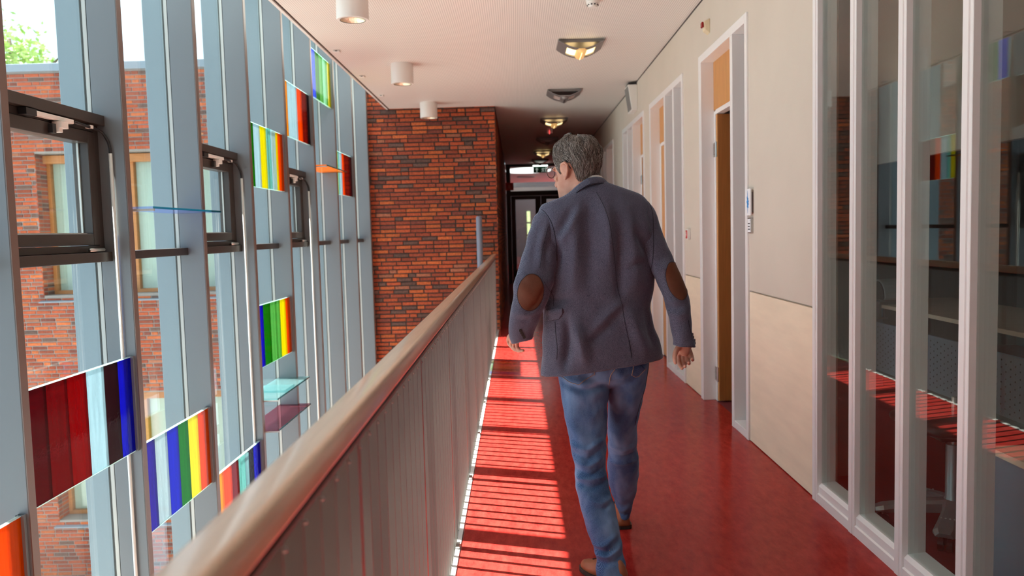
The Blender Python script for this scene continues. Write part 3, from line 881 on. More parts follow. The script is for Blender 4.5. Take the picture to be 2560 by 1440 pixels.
t = thing('exit_sign', (.76, 21.4, 3.0), 'green emergency exit sign with white arrow hanging below the ceiling', 'exit sign')
MB().box(.47, .86, 21.38, 21.42, 3.115, 3.15).build('light_bar', mat('sign_light', (.9, .95, .9), .4, emit=((.9, 1, .92), 3)), t)
MB().box(.48, .85, 21.392, 21.408, 2.95, 3.114).build('sign_plate', mat('exit_green', (.01, .13, .06), .4), t)
MB().box(.6, .62, 21.395, 21.405, 3.15, 3.2195).box(.75, .77, 21.395, 21.405, 3.15, 3.2195).build('hanger', M_BLACK, t)
M_SGNW = mat('sign_white', (.55, .7, .6), .5, emit=((.8, 1, .9), .25))
MB().prism([(.56, 2.965), (.585, 2.965), (.585, 3.03), (.615, 3.03), (.572, 3.095), (.53, 3.03), (.56, 3.03)], 'y', 21.388, 21.391).build('arrow', M_SGNW, t)
MB().prism([(.80, 2.965), (.82, 2.965), (.84, 3.0), (.865, 2.97), (.88, 2.98), (.855, 3.02), (.86, 3.05), (.90, 3.04), (.90, 3.055), (.85, 3.075), (.82, 3.06), (.80, 3.03), (.815, 3.03), (.83, 3.045), (.835, 3.02)], 'y', 21.388, 21.391, dx=-.11).build('running_figure', M_SGNW, t)
MB().box(.795, .835, 21.388, 21.391, 2.97, 3.09).build('door_symbol', M_SGNW, t)
t = thing('fire_sign', (-.13, 21.3, 2.6), 'small red fire sign on the left wall before the dark end doors', 'sign')
MB().box(-.269, -.055, 21.28, 21.30, 2.50, 2.70).build('sign_plate', M_RED, t)
MB().prism([(-.20, 2.55), (-.14, 2.55), (-.14, 2.62), (-.155, 2.65), (-.185, 2.65), (-.20, 2.62)], 'y', 21.276, 21.279).build('symbol', mat('sign_pink', (.75, .3, .28), .5), t)
# hall beyond the doors
o = MB().box(-2.5, 6, 22, 34, -.02, -.001).build('floor_hall', M_FLOOR); o['kind'] = 'structure'
o = MB().box(-2.5, 6, 33.9, 34, 0, 3.8).build('wall_hall', mat('dim_grey_wall', (.12, .105, .10), .7)); o['kind'] = 'structure'
o = MB().box(-2.6, -2.5, 22, 34, 0, 3.25).build('wall_hall_side', MATS['dim_grey_wall']); o['kind'] = 'structure'
o = MB().box(-2.5, -.28, 22, 22.1, 0, ZC).box(1.52, 6, 22.0, 22.1, 0, ZC).build('wall_hall_front', M_WALL); o['kind'] = 'structure'
o = MB().box(-2.5, -.271, 22, 34, ZC, ZC + .03).build('ceiling_hall', M_CEIL); o['kind'] = 'structure'
o = MB().box(-2.4, 5.9, 25.5, 25.7, 2.62, 2.80).build('trim_8', M_WHITE); o['kind'] = 'structure'; o['label'] = 'white beam across the hall behind the transom glass'
t = thing('hall_skylight', (.3, 24.0, ZC), 'bright oval ceiling light glowing behind the transom of the end doors', 'ceiling light')
MB().loft([[(.38 + .67*math.cos(2*math.pi*k/32), 23.9 + .9*math.sin(2*math.pi*k/32), z) for k in range(32)] for z in (ZC - .04, ZC - .001)]).build('diffuser', mat('white_diffuser', (.9, .9, .9), .5, emit=((1, 1, 1), 2.2)), t)
MB().lathe([(.3, -.001), (.3, -.02), (.28, -.02), (.28, -.001)], (.35, 26.8, ZC), 24, cap=False).build('far_ring', M_LAMPG, t)
t = thing('hall_window', (.5, 33.8, 1.3), 'tall narrow bright window slot at the far end of the hall', 'window')
for k in range(3):
    MB().box(.44, .58, 33.86, 33.89, .75 + k*.52, 1.2 + k*.52).build('pane', mat('daylit_leafy_pane', (.5, .6, .3), .5, emit=((.75, .9, .4), 1.0), noise=(4, .5, (3, 3, 3))), t)
# ------------------------------------------------------------------ the dark office behind the partition
t = thing('desk', (3.4, 5.5, 0), 'office desk with pale wooden edge and perforated front panel behind the partition', 'desk')
MB().box(3.02, 3.85, 4.56, 7.1, .715, .74).build('desk_top', M_DESK, t, bevel=.003)
MB().box(3.012, 3.0195, 4.56, 7.1, .712, .741).build('front_edge', M_DESKE, t)
MB().box(2.965, 2.98, 4.58, 7.05, .20, .60).build('modesty_panel', M_BLUEG, t)
mp = t.children[-1]
m = MB()
for i in range(52):
    for k in range(8):
        y = 4.62 + i*.047; z = .24 + k*.046 + (.023 if i % 2 else 0)
        if z < .585: m.loft([[(xx, y + .006*math.cos(q*math.pi/3), z + .006*math.sin(q*math.pi/3)) for q in range(6)] for xx in (2.9635, 2.9655)])
m.build('perforations', M_BLACK, mp, kind='stuff')
for y in (4.7, 6.95):
    MB().box(3.1, 3.16, y - .03, y + .03, .0, .714).box(2.99, 3.8, y - .02, y + .02, .69, .714).build('leg', M_BLUEG, t)
t = thing('desk_lamp', (3.12, 6.75, .74), 'grey curved lamp hood clamped to the far end of the desk', 'desk lamp')
hd = [(6.56, .785)] + [(6.68 - .14*math.cos(math.pi*k/12), .80 + .15*math.sin(math.pi*k/12)) for k in range(0, 11)] + [(6.79, .785)]
MB().prism(hd, 'x', 3.0, 3.24).build('hood', mat('lamp_silver', (.42, .47, .48), .35, metal=.3), t, bevel=.004)
MB().prism([(6.68 + (a_ - 6.68)*.9, .79 + (b_ - .79)*.9) for a_, b_ in hd], 'x', 2.992, 2.9995).build('end_disc', M_BLACK, t)
MB().box(3.05, 3.18, 6.62, 6.76, .765, .786).build('neck', M_LAMPG, t)
MB().box(2.985, 3.15, 6.60, 6.82, .7415, .765).box(2.985, 3.005, 6.62, 6.68, .62, .7415).box(2.985, 3.06, 6.62, 6.68, .62, .635).tube([(3.04, 6.65, .58), (3.04, 6.65, .705)], .008, 8).build('clamp', M_LAMPG, t)
t = thing('storage_cabinet', (1.98, 2.6, 0), 'blue grey drawer cabinet with wooden top close behind the nearest pane', 'cabinet')
MB().box(1.75, 2.22, 2.2, 2.97, .553, .577).build('cabinet_top', M_DESKE, t)
MB().box(1.765, 2.205, 2.22, 2.955, .02, .5525).build('body', M_BLUEG, t, bevel=.004)
for k in range(3): MB().box(1.77 + .0, 2.20, 2.9555, 2.965, .03 + k*.175, .195 + k*.175).build('drawer_front', M_BLUEG, t)

t = thing('swivel_stool', (1.985, 3.63, 0), 'swivel stool with dark seat on a silver star base with castors', 'stool')
M_SILV = mat('silver_grey_casting', (.32, .33, .34), .35, metal=.6)
cx, cy = 1.985, 3.63
MB().lathe([(.05, .08), (.05, .13), (.035, .15), (.035, .40)], (cx, cy, 0), 20).build('column', M_SILV, t)
smooth_angle(t.children[-1], 40)
MB().lathe([(.014, .40), (.014, .62)], (cx, cy, 0), 14).build('piston', M_STEEL, t)
for k in range(5):
    a = math.radians(-124 + 72*k)
    d = Vector((math.cos(a), math.sin(a), 0)); q = Vector((-d.y, d.x, 0)); cc = Vector((cx, cy, 0))
    r = []
    for s, wv, zt, zb in ((.03, .04, .145, .085), (.12, .034, .135, .08), (.22, .042, .115, .075), (.30, .05, .10, .072), (.335, .036, .088, .07)):
        p = cc + d*s
        r.append([tuple(p + q*wv*c_ + Vector((0, 0, z_))) for c_, z_ in ((-1, zb), (1, zb), (1, zt - .015), (.6, zt), (-.6, zt), (-1, zt - .015))])
    fo = MB().loft(r).build('foot', M_SILV, t, bevel=.004)
    m = MB()
    for i in range(5):
        for j in range(4):
            p = cc + d*(.215 + i*.022) + q*(-.026 + j*.0175)
            m.ball((p.x, p.y, .115 - .0165*i/1.2 + .0015), .0045, 6, 4)
    m.build('grip_studs', M_SEAL, fo, kind='stuff')
    p = cc + d*.30
    m = MB()
    for sgn in (-1, 1):
        c_ = p + q*.018*sgn
        m.tube([tuple(c_ - q*.011 + Vector((0, 0, .03))), tuple(c_ + q*.011 + Vector((0, 0, .03)))], .0295, 14)
    m.tube([tuple(p + Vector((0, 0, .03))), tuple(p + Vector((0, 0, .08)))], .012, 8)
    m.build('castor', M_BLACK, t)
MB().box(cx - .12, cx + .12, cy - .12, cy + .12, .44, .47).build('mechanism', M_BLACK, t, bevel=.01)
def cushion(cx, cy, cz, hx, hy, hz, n=5):
    m = MB(); R = []
    for i in range(7):
        v = -1 + 2*i/6; k = (1 - abs(v)**3)**(1/3) if abs(v) < 1 else .55
        k = max(k, .75)
        R.append([(cx + hx*k*math.copysign(abs(math.cos(a))**.5, math.cos(a)), cy + hy*k*math.copysign(abs(math.sin(a))**.5, math.sin(a)), cz + hz*v) for a in [2*math.pi*j/24 for j in range(24)]])
    return m.loft(R)
cushion(cx, cy, .505, .24, .235, .035).build('seat', M_BLACK, t, smooth=True)

# ------------------------------------------------------------------ a tree beyond the roof
t = thing('tree', (-14.6, 24, -3.7), 'leafy light green tree rising above the roof edge', 'tree')
rg = random.Random(3)
MB().tube([(-14.6, 24, -3.7), (-14.5, 24.1, 0), (-14.7, 24, 4.0), (-14.9, 24.1, 7.5)], [.28, .22, .15, .05], 10).build('trunk', mat('bark', (.10, .07, .045), .9, noise=(8, .3, (4, 4, 1))), t, smooth=True)
m = MB()
for q in range(26):
    a = rg.uniform(0, 6.28); r1 = rg.uniform(.8, 3.4); z0 = rg.uniform(3.2, 6.6)
    m.tube([(-14.7, 24, z0 - .8), (-14.7 + .5*r1*math.cos(a), 24 + .5*r1*math.sin(a), z0 - .1), (-14.7 + r1*math.cos(a), 24 + r1*math.sin(a), z0 + .6)], [.06, .04, .015], 5)
m.build('branches', MATS['bark'], t)
m = MB()
CL = [(-16.0, 24, 6.5, 2.4), (-14.9, 24, 6.6, 1.35), (-14.0, 24.2, 6.0, 1.2), (-17.5, 24, 6.6, 2.2), (-13.3, 24, 5.8, 1.0), (-15.2, 24.6, 4.6, 2.4), (-13.6, 24.3, 4.4, 1.6)]
for (cx_, cy_, cz_, R_) in CL:
    for k in range(int(900*R_)):
        v = Vector((rg.gauss(0, 1), rg.gauss(0, 1), rg.gauss(0, 1))).normalized() * R_ * rg.uniform(.45, 1.03) * (1 + .12*math.sin(7*k))
        c_ = Vector((cx_, cy_, cz_)) + Vector((v.x, v.y*.8, v.z*.85))
        a_ = Vector((rg.gauss(0, 1), rg.gauss(0, 1), rg.gauss(0, .6))).normalized()*rg.uniform(.07, .13)
        b_ = a_.cross(Vector((rg.gauss(0, 1), rg.gauss(0, 1), rg.gauss(0, 1)))).normalized()*rg.uniform(.035, .06)
        n_ = len(m.v)
        m.v += [tuple(c_ - a_), tuple(c_ + b_), tuple(c_ + a_), tuple(c_ - b_)]
        m.f.append((n_, n_+1, n_+2, n_+3))
def leaf_extra(nt, p, mapped):
    p.inputs['Transmission Weight'].default_value = 0
    g = nt.nodes.new('ShaderNodeNewGeometry')
    r = nt.nodes.new('ShaderNodeValToRGB'); r.color_ramp.elements[0].color = (.20, .36, .06, 1); r.color_ramp.elements[1].color = (.55, .68, .24, 1)
    nt.links.new(g.outputs['Random Per Island'], r.inputs[0]); nt.links.new(r.outputs[0], p.inputs['Base Color'])
me = bpy.data.meshes.new('foliage'); me.from_pydata(m.v, [], m.f); me.materials.append(mat('leaves', (.25, .4, .08), .5, extra=leaf_extra))
o = bpy.data.objects.new('foliage', me); C.objects.link(o); attach(o, t); o['kind'] = 'stuff'
# ------------------------------------------------------------------ the walking man
MAN = {'torso': [(0.3134, 3.395, 1.6253, 0.0657, 0.07), (0.3146, 3.3923, 1.6117, 0.0875, 0.0786), (0.3134, 3.3903, 1.6016, 0.1051, 0.085), (0.3204, 3.3877, 1.5879, 0.1345, 0.0917), (0.3266, 3.385, 1.5742, 0.1647, 0.0983), (0.3303, 3.3828, 1.5607, 0.194, 0.105), (0.3306, 3.38, 1.5438, 0.2166, 0.1109), (0.329, 3.3767, 1.5237, 0.2307, 0.118), (0.3293, 3.37, 1.4834, 0.2371, 0.1244), (0.3349, 3.3712, 1.4163, 0.2376, 0.135), (0.3405, 3.3725, 1.3489, 0.238, 0.1365), (0.3436, 3.3738, 1.2814, 0.2359, 0.138), (0.3434, 3.375, 1.2137, 0.2321, 0.1368), (0.3363, 3.3759, 1.146, 0.2283, 0.1356), (0.3295, 3.3766, 1.0951, 0.2277, 0.1359), (0.3312, 3.3772, 1.0439, 0.2305, 0.1385), (0.3368, 3.3781, 0.9753, 0.2394, 0.142), (0.3442, 3.379, 0.9064, 0.2517, 0.1458), (0.3463, 3.3793, 0.8805, 0.2561, 0.1472), (0.3466, 3.3797, 0.8512, 0.2589, 0.1488)], 'sleeveL': [(0.1397, 3.3667, 1.52, 0.0368, 0.0513), (0.1348, 3.3619, 1.4983, 0.0527, 0.0603), (0.1262, 3.3541, 1.4634, 0.0601, 0.068), (0.1157, 3.3448, 1.422, 0.0658, 0.068), (0.1012, 3.33, 1.356, 0.0715, 0.068), (0.0867, 3.31, 1.2907, 0.0769, 0.0672), (0.0719, 3.295, 1.2421, 0.0816, 0.0666), (0.0618, 3.284, 1.2067, 0.0822, 0.0662), (0.0551, 3.2843, 1.1689, 0.0766, 0.0643), (0.0418, 3.2914, 1.1272, 0.071, 0.0614), (0.0266, 3.3, 1.0769, 0.0638, 0.058), (0.0158, 3.3202, 1.033, 0.0593, 0.0548), (0.0108, 3.3371, 0.9956, 0.0537, 0.0521), (0.0101, 3.35, 0.9668, 0.0455, 0.05)], 'sleeveR': [(0.5244, 3.3685, 1.5367, 0.0309, 0.0485), (0.5209, 3.3646, 1.515, 0.0501, 0.0576), (0.5261, 3.358, 1.478, 0.0601, 0.066), (0.5381, 3.349, 1.4277, 0.0608, 0.066), (0.5551, 3.34, 1.3774, 0.0599, 0.066), (0.5798, 3.32, 1.3108, 0.0588, 0.0652), (0.6084, 3.3, 1.2446, 0.0552, 0.0636), (0.6272, 3.285, 1.1955, 0.0525, 0.0624), (0.6431, 3.2725, 1.1467, 0.0516, 0.0602), (0.6522, 3.2631, 1.1061, 0.0498, 0.0581), (0.6556, 3.2538, 1.0659, 0.0457, 0.0559), (0.6602, 3.2469, 1.0173, 0.0423, 0.0525), (0.6663, 3.243, 0.9766, 0.0431, 0.0494), (0.6702, 3.24, 0.9457, 0.0448, 0.047)], 'pelvis': [(0.3476, 3.4, 0.9721, 0.188, 0.115), (0.3492, 3.4, 0.9203, 0.1942, 0.12), (0.3517, 3.4, 0.8684, 0.1961, 0.125), (0.3535, 3.4, 0.8251, 0.192, 0.1214), (0.3547, 3.4, 0.7938, 0.1647, 0.1093), (0.3594, 3.4, 0.7694, 0.1047, 0.0781), (0.3703, 3.4, 0.7535, 0.0472, 0.05)], 'legL': [(0.2668, 3.4, 0.8619, 0.1097, 0.115), (0.2687, 3.3952, 0.802, 0.1079, 0.1096), (0.2716, 3.391, 0.7507, 0.1036, 0.105), (0.2724, 3.3855, 0.6824, 0.0959, 0.0975), (0.2766, 3.38, 0.6141, 0.0882, 0.09), (0.28, 3.3586, 0.5326, 0.0775, 0.084), (0.2833, 3.3371, 0.4519, 0.0687, 0.078), (0.2877, 3.3221, 0.3958, 0.0668, 0.0758), (0.2897, 3.2992, 0.3514, 0.0714, 0.074), (0.3042, 3.2617, 0.2867, 0.0699, 0.0721), (0.3193, 3.22, 0.2166, 0.0683, 0.07), (0.3328, 3.1883, 0.1528, 0.0612, 0.065), (0.3435, 3.1671, 0.1109, 0.0552, 0.0617), (0.3465, 3.1551, 0.0875, 0.0566, 0.0601), (0.3422, 3.1424, 0.0631, 0.0621, 0.0606), (0.342, 3.1248, 0.0294, 0.0578, 0.0614), (0.3398, 3.11, 0.0015, 0.0528, 0.062)], 'legR': [(0.4561, 3.4, 0.8571, 0.0933, 0.11), (0.4598, 3.4221, 0.7924, 0.0854, 0.1046), (0.4589, 3.4411, 0.7362, 0.0799, 0.1), (0.4529, 3.47, 0.6595, 0.0719, 0.094), (0.4507, 3.51, 0.5787, 0.0666, 0.088), (0.4516, 3.555, 0.4855, 0.064, 0.0826), (0.4568, 3.59, 0.4112, 0.0665, 0.0784), (0.463, 3.625, 0.3355, 0.0719, 0.0751), (0.4655, 3.6507, 0.2804, 0.0706, 0.0737), (0.4696, 3.6829, 0.2128, 0.061, 0.072), (0.4747, 3.715, 0.1441, 0.0445, 0.067), (0.4783, 3.7418, 0.0859, 0.0286, 0.0628), (0.4801, 3.76, 0.046, 0.023, 0.06)]}
FOLD_J = [([(0.1562, 1.3798), (0.1682, 1.3272), (0.1566, 1.2489)], 0.012, -0.008), ([(0.1858, 1.3888), (0.2264, 1.4561), (0.2667, 1.52)], 0.014, 0.0045), ([(0.1601, 1.4058), (0.2006, 1.4698), (0.2276, 1.5145)], 0.012, -0.0045), ([(0.2924, 1.5448), (0.2896, 1.4025), (0.2937, 1.2066)], 0.022, -0.006), ([(0.2389, 1.4686), (0.236, 1.3258), (0.2201, 1.1823)], 0.018, 0.004), ([(0.3569, 1.5302), (0.3778, 1.4261), (0.3789, 1.296)], 0.02, 0.0065), ([(0.4012, 1.4644), (0.4119, 1.3212), (0.4156, 1.1511)], 0.016, -0.0065), ([(0.4537, 1.5019), (0.4712, 1.3718), (0.4819, 1.2149)], 0.022, 0.005), ([(0.5404, 1.3176), (0.5053, 1.3707), (0.4735, 1.4237)], 0.014, -0.005), ([(0.5399, 1.2784), (0.4845, 1.2864), (0.4449, 1.2677)], 0.012, -0.004), ([(0.5509, 1.3696), (0.5256, 1.4288), (0.507, 1.4878)], 0.016, 0.004), ([(0.4153, 1.1314), (0.362, 1.0735), (0.3085, 1.0155)], 0.014, 0.005), ([(0.408, 1.0855), (0.3479, 1.0211), (0.2811, 0.9566)], 0.014, -0.004), ([(0.2302, 1.0373), (0.2549, 0.9573), (0.2601, 0.8908)], 0.02, 0.008), ([(0.1978, 1.0579), (0.196, 0.972), (0.1806, 0.8662)], 0.014, -0.009), ([(0.4475, 1.0977), (0.4788, 1.0046), (0.5169, 0.9176)], 0.02, 0.006), ([(0.5226, 1.0938), (0.5477, 1.0003), (0.5664, 0.9199)], 0.016, -0.004), ([(0.1093, 1.1564), (0.1551, 1.1353), (0.2084, 1.1539)], 0.012, -0.004), ([(0.1018, 1.1168), (0.1475, 1.089), (0.2009, 1.1142)], 0.012, 0.003), ([(0.1296, 1.4654), (0.1014, 1.3809), (0.0926, 1.289)], 0.012, 0.005), ([(0.1482, 1.419), (0.1202, 1.341), (0.1121, 1.2753)], 0.012, -0.005), ([(0.0895, 1.4337), (0.0679, 1.3555), (0.0528, 1.2769)], 0.012, -0.003), ([(-0.0174, 1.229), (0.0188, 1.2476), (0.0509, 1.2337)], 0.01, 0.006), ([(0.1086, 1.1997), (0.0812, 1.1416), (0.0412, 1.1034)], 0.01, -0.006), ([(0.0876, 1.1134), (0.0477, 1.0881), (-0.0111, 1.0961)], 0.01, 0.004), ([(0.0741, 1.094), (0.0274, 1.0622), (-0.0249, 1.0701)], 0.01, -0.004), ([(0.5562, 1.278), (0.5892, 1.3033), (0.622, 1.3155)], 0.012, -0.005), ([(0.5605, 1.2391), (0.5933, 1.2579), (0.6261, 1.2766)], 0.01, 0.004), ([(0.5915, 1.1483), (0.627, 1.1278), (0.6595, 1.1335)], 0.01, 0.005), ([(0.5944, 1.1155), (0.6332, 1.1015), (0.6854, 1.1198)], 0.01, -0.005), ([(0.6, 1.0848), (0.6354, 1.0709), (0.6806, 1.0762)], 0.01, 0.004)]
FOLD_P = [([(0.1702, 0.789), (0.25, 0.7599), (0.3641, 0.776)], 0.012, -0.007), ([(0.1707, 0.8126), (0.2639, 0.7866), (0.3579, 0.8012)], 0.014, 0.005), ([(0.3721, 0.782), (0.4326, 0.7941), (0.5069, 0.8262)], 0.012, -0.004), ([(0.2036, 0.5279), (0.2703, 0.5127), (0.3446, 0.5517)], 0.01, 0.006), ([(0.2057, 0.4966), (0.2687, 0.4747), (0.3462, 0.5204)], 0.009, -0.006), ([(0.2116, 0.4625), (0.2748, 0.4473), (0.3456, 0.4865)], 0.009, 0.006), ([(0.2143, 0.4283), (0.2808, 0.4131), (0.3448, 0.4388)], 0.008, -0.006), ([(0.217, 0.3976), (0.2805, 0.3926), (0.3476, 0.4047)], 0.008, 0.007), ([(0.2192, 0.3768), (0.2857, 0.365), (0.3527, 0.3804)], 0.009, -0.006), ([(0.2689, 0.3245), (0.3215, 0.3063), (0.3681, 0.3221)], 0.01, 0.004), ([(0.2863, 0.2973), (0.3256, 0.2896), (0.372, 0.3087)], 0.01, -0.004), ([(0.2695, 0.1544), (0.3211, 0.1598), (0.3733, 0.1982)], 0.009, 0.006), ([(0.277, 0.1426), (0.3313, 0.1348), (0.3831, 0.173)], 0.009, -0.008), ([(0.2779, 0.1214), (0.3288, 0.1235), (0.3866, 0.1549)], 0.009, 0.008), ([(0.2751, 0.0963), (0.3336, 0.0982), (0.3942, 0.1197)], 0.009, -0.005), ([(0.3933, 0.4602), (0.4468, 0.4443), (0.508, 0.472)], 0.009, 0.004), ([(0.3949, 0.418), (0.4488, 0.4094), (0.514, 0.4298)], 0.009, -0.004), ([(0.3929, 0.3754), (0.451, 0.3777), (0.52, 0.3871)], 0.009, 0.004), ([(0.4248, 0.7365), (0.4508, 0.6529), (0.4223, 0.5842)], 0.02, -0.006), ([(0.1879, 0.7025), (0.2127, 0.6068), (0.2451, 0.5515)], 0.02, 0.005), ([(0.4351, 0.1248), (0.4652, 0.1086), (0.4882, 0.1313)], 0.008, 0.004), ([(0.4522, 0.0862), (0.471, 0.0702), (0.4864, 0.0854)], 0.008, -0.004)]
SEAMS = {'back': [(0.3286, 1.5794), (0.3504, 1.5304), (0.3688, 1.4653), (0.3834, 1.374), (0.3949, 1.2825), (0.4004, 1.217), (0.4123, 1.1512), (0.4245, 1.0917), (0.4333, 1.0321), (0.4455, 0.9724), (0.4551, 0.9112)], 'armL': [(0.0981, 1.5237), (0.1237, 1.4949), (0.1425, 1.4585), (0.1546, 1.4123), (0.1614, 1.3596), (0.162, 1.3004)], 'armR': [(0.5469, 1.5458), (0.5581, 1.5064), (0.5592, 1.4411), (0.5563, 1.3691), (0.55, 1.2904), (0.5462, 1.2543)], 'dartL': [(0.1046, 1.2221), (0.1237, 1.1884), (0.1429, 1.1613), (0.1432, 1.1148)], 'ventL': [(0.148, 1.0524), (0.149, 1.0091), (0.1543, 0.9488), (0.1512, 0.8953)], 'sleeveL': [(0.1291, 1.4457), (0.104, 1.3546), (0.089, 1.2759)], 'collar': [(0.2359, 1.5893), (0.2723, 1.5969), (0.3252, 1.6027), (0.3648, 1.6023), (0.3943, 1.5957)], 'sleeveslitR': [(0.6801, 1.0545), (0.6857, 1.0216), (0.697, 0.982)]}
SEAMS_P = {'pockL': [(0.1712, 0.8363), (0.1695, 0.8194), (0.2039, 0.7983), (0.2405, 0.7892), (0.2744, 0.8101), (0.3062, 0.8296), (0.3068, 0.86)], 'pockR': [(0.4689, 0.888), (0.467, 0.8475), (0.4619, 0.8205), (0.4798, 0.8085), (0.4932, 0.8096), (0.5238, 0.8393)], 'yokeL': [(0.1686, 0.8414), (0.2323, 0.8432), (0.3076, 0.8548), (0.3904, 0.8731)], 'seat': [(0.3938, 0.8798), (0.39, 0.8494), (0.3728, 0.8227), (0.3699, 0.7753)], 'outR': [(0.5437, 0.8631), (0.5319, 0.7587), (0.5062, 0.6542), (0.4945, 0.57)]}
FLAP = [(0.118, 1.0997), (0.1545, 1.1075), (0.1796, 1.1081), (0.1792, 1.0882), (0.1655, 1.0653), (0.1102, 1.0514)]
ELBOW_L, ELBOW_R = (0.0501, 1.179), (0.6423, 1.2108)
BTN = [(-0.0171, 1.0204), (-0.0124, 1.0103), (-0.0077, 1.0002), (-0.003, 0.9901)]
def cubic(rows, n):
    """rows of numbers resampled to n rows, evenly along their length, with a smooth curve through them"""
    R = np.array(rows, float)
    t = np.r_[0, np.cumsum(np.linalg.norm(np.diff(R[:, :3], axis=0), axis=1) + 1e-6)]
    m = np.gradient(R, t, axis=0)
    q = np.linspace(0, t[-1], n)
    i = np.clip(np.searchsorted(t, q, side='right') - 1, 0, len(t) - 2)
    h = (t[i+1] - t[i])[:, None]; s = ((q - t[i]) / (t[i+1] - t[i]))[:, None]
    return (2*s**3 - 3*s**2 + 1)*R[i] + (s**3 - 2*s**2 + s)*h*m[i] + (-2*s**3 + 3*s**2)*R[i+1] + (s**3 - s**2)*h*m[i+1]
def ring(r, n, ex=2.3, sc=1.0, dz=None, add=0.0):
    cx, cy, z, hw, ry = r
    out = []
    for j in range(n):
        a = 2*math.pi*j/n; c_, s_ = math.cos(a), math.sin(a)
        x = (hw*sc + add)*math.copysign(abs(c_)**(2/ex), c_); y = (ry*sc + add)*math.copysign(abs(s_)**(2/ex), s_)
        out.append((cx + x, cy + y, z + (dz(x, y, z) if dz else 0)))
    return out

def displace(o, folds, noise_amp, noise_freq, ylim):
    """push the cloth along its normals: long soft folds plus a fine crumple"""
    me = o.data; n = len(me.vertices)
    co = np.empty(n*3); me.vertices.foreach_get('co', co); co = co.reshape(-1, 3)
    no = np.empty(n*3); me.vertices.foreach_get('normal', no); no = no.reshape(-1, 3)
    d = np.zeros(n)
    for pts, w_, a in folds:
        P = np.array(pts); best = np.full(n, 9.0); tpos = np.zeros(n)
        L = np.r_[0, np.cumsum(np.linalg.norm(np.diff(P, axis=0), axis=1))]
        for k in range(len(P) - 1):
            A_, B_ = P[k], P[k+1]; ab = B_ - A_
            t = np.clip(((co[:, [0, 2]] - A_) @ ab) / (ab @ ab), 0, 1)
            dist = np.linalg.norm(co[:, [0, 2]] - A_ - t[:, None]*ab, axis=1)
            k_ = dist < best
            best[k_] = dist[k_]; tpos[k_] = (L[k] + t[k_]*np.linalg.norm(ab))/L[-1]
        d += a*np.exp(-(best/w_)**2)*(np.sin(np.pi*np.clip(tpos*.9 + .05, 0, 1))**.6)*np.clip(-no[:, 1]*2.0 + .2, 0, 1)
    f = noise_freq
    x, y, z = co.T
    d += noise_amp*(np.sin(f*x*1.3 + 2.1*np.sin(f*.7*z)) * np.sin(f*.9*z + 1.7*np.sin(f*.8*x) + f*.6*y) + .5*np.sin(f*2.3*z + 2*np.sin(f*1.1*(x+y))))
    co += no*d[:, None]
    me.vertices.foreach_set('co', co.ravel()); me.update()

def tree_of(*objs):
    V = []; F = []
    for o in objs:
        n = len(V); V += [tuple(v.co) for v in o.data.vertices]; F += [tuple(n + i for i in p.vertices) for p in o.data.polygons]
    return BVHTree.FromPolygons(V, F)
def onto(tr, x, z, lift, y0=2.4):
    h = tr.ray_cast(Vector((x, y0, z)), Vector((0, 1, 0)))
    if h[0] is None: return None
    n = h[1]
    if n.y > 0: n = -n
    return h[0] + n*lift
def densify(pts, step):
    out = []
    for a, b in zip(pts[:-1], pts[1:]):
        k = max(1, int(math.dist(a, b)/step))
        out += [(a[0] + (b[0]-a[0])*i/k, a[1] + (b[1]-a[1])*i/k) for i in range(k)]
    return out + [pts[-1]]
def smooth2(pts, step):
    p = cubic([(a, b, 0) for a, b in pts], max(4, int(sum(math.dist(u, v) for u, v in zip(pts[:-1], pts[1:]))/step)))
    return [(q[0], q[1]) for q in p]
def seam(tr, pts, r, name, m, parent, lift=0.0, curve=True):
    q = [onto(tr, x, z, lift) for x, z in (smooth2(pts, .01) if curve else densify(pts, .008))]
    runs, cur = [], []
    for p in q:
        if p is None or (cur and (p - cur[-1]).length > .04):
            if len(cur) > 2: runs.append(cur)
            cur = [] if p is None else [p]
        else: cur.append(p)
    if len(cur) > 2: runs.append(cur)
    b = MB()
    for c_ in runs: b.tube(c_, r, 6)
    if runs: return b.build(name, m, parent, smooth=True)
def patch(tr, fn, nu, nv, lift, thick, name, m, parent):
    """fn(u,v) -> (x,z); a cloth patch lying on the garment, with an edge of its own"""
    V = []; 
    for i in range(nu + 1):
        for j in range(nv):
            x, z = fn(i/nu, j/nv)
            p = onto(tr, x, z, lift)
            V.append(p)
    for k, p in enumerate(V):
        if p is None:
            V[k] = V[k - nv] if k >= nv and V[k-nv] is not None else next(q for q in V if q is not None)
    b = MB(); b.v = [tuple(p) for p in V]
    for i in range(nu):
        for j in range(nv):
            b.f.append((i*nv + j, i*nv + (j+1) % nv, (i+1)*nv + (j+1) % nv, (i+1)*nv + j))
    o = b.build(name, m, parent, smooth=True)
    s = o.modifiers.new('thickness', 'SOLIDIFY'); s.thickness = thick; s.offset = 0
    return o

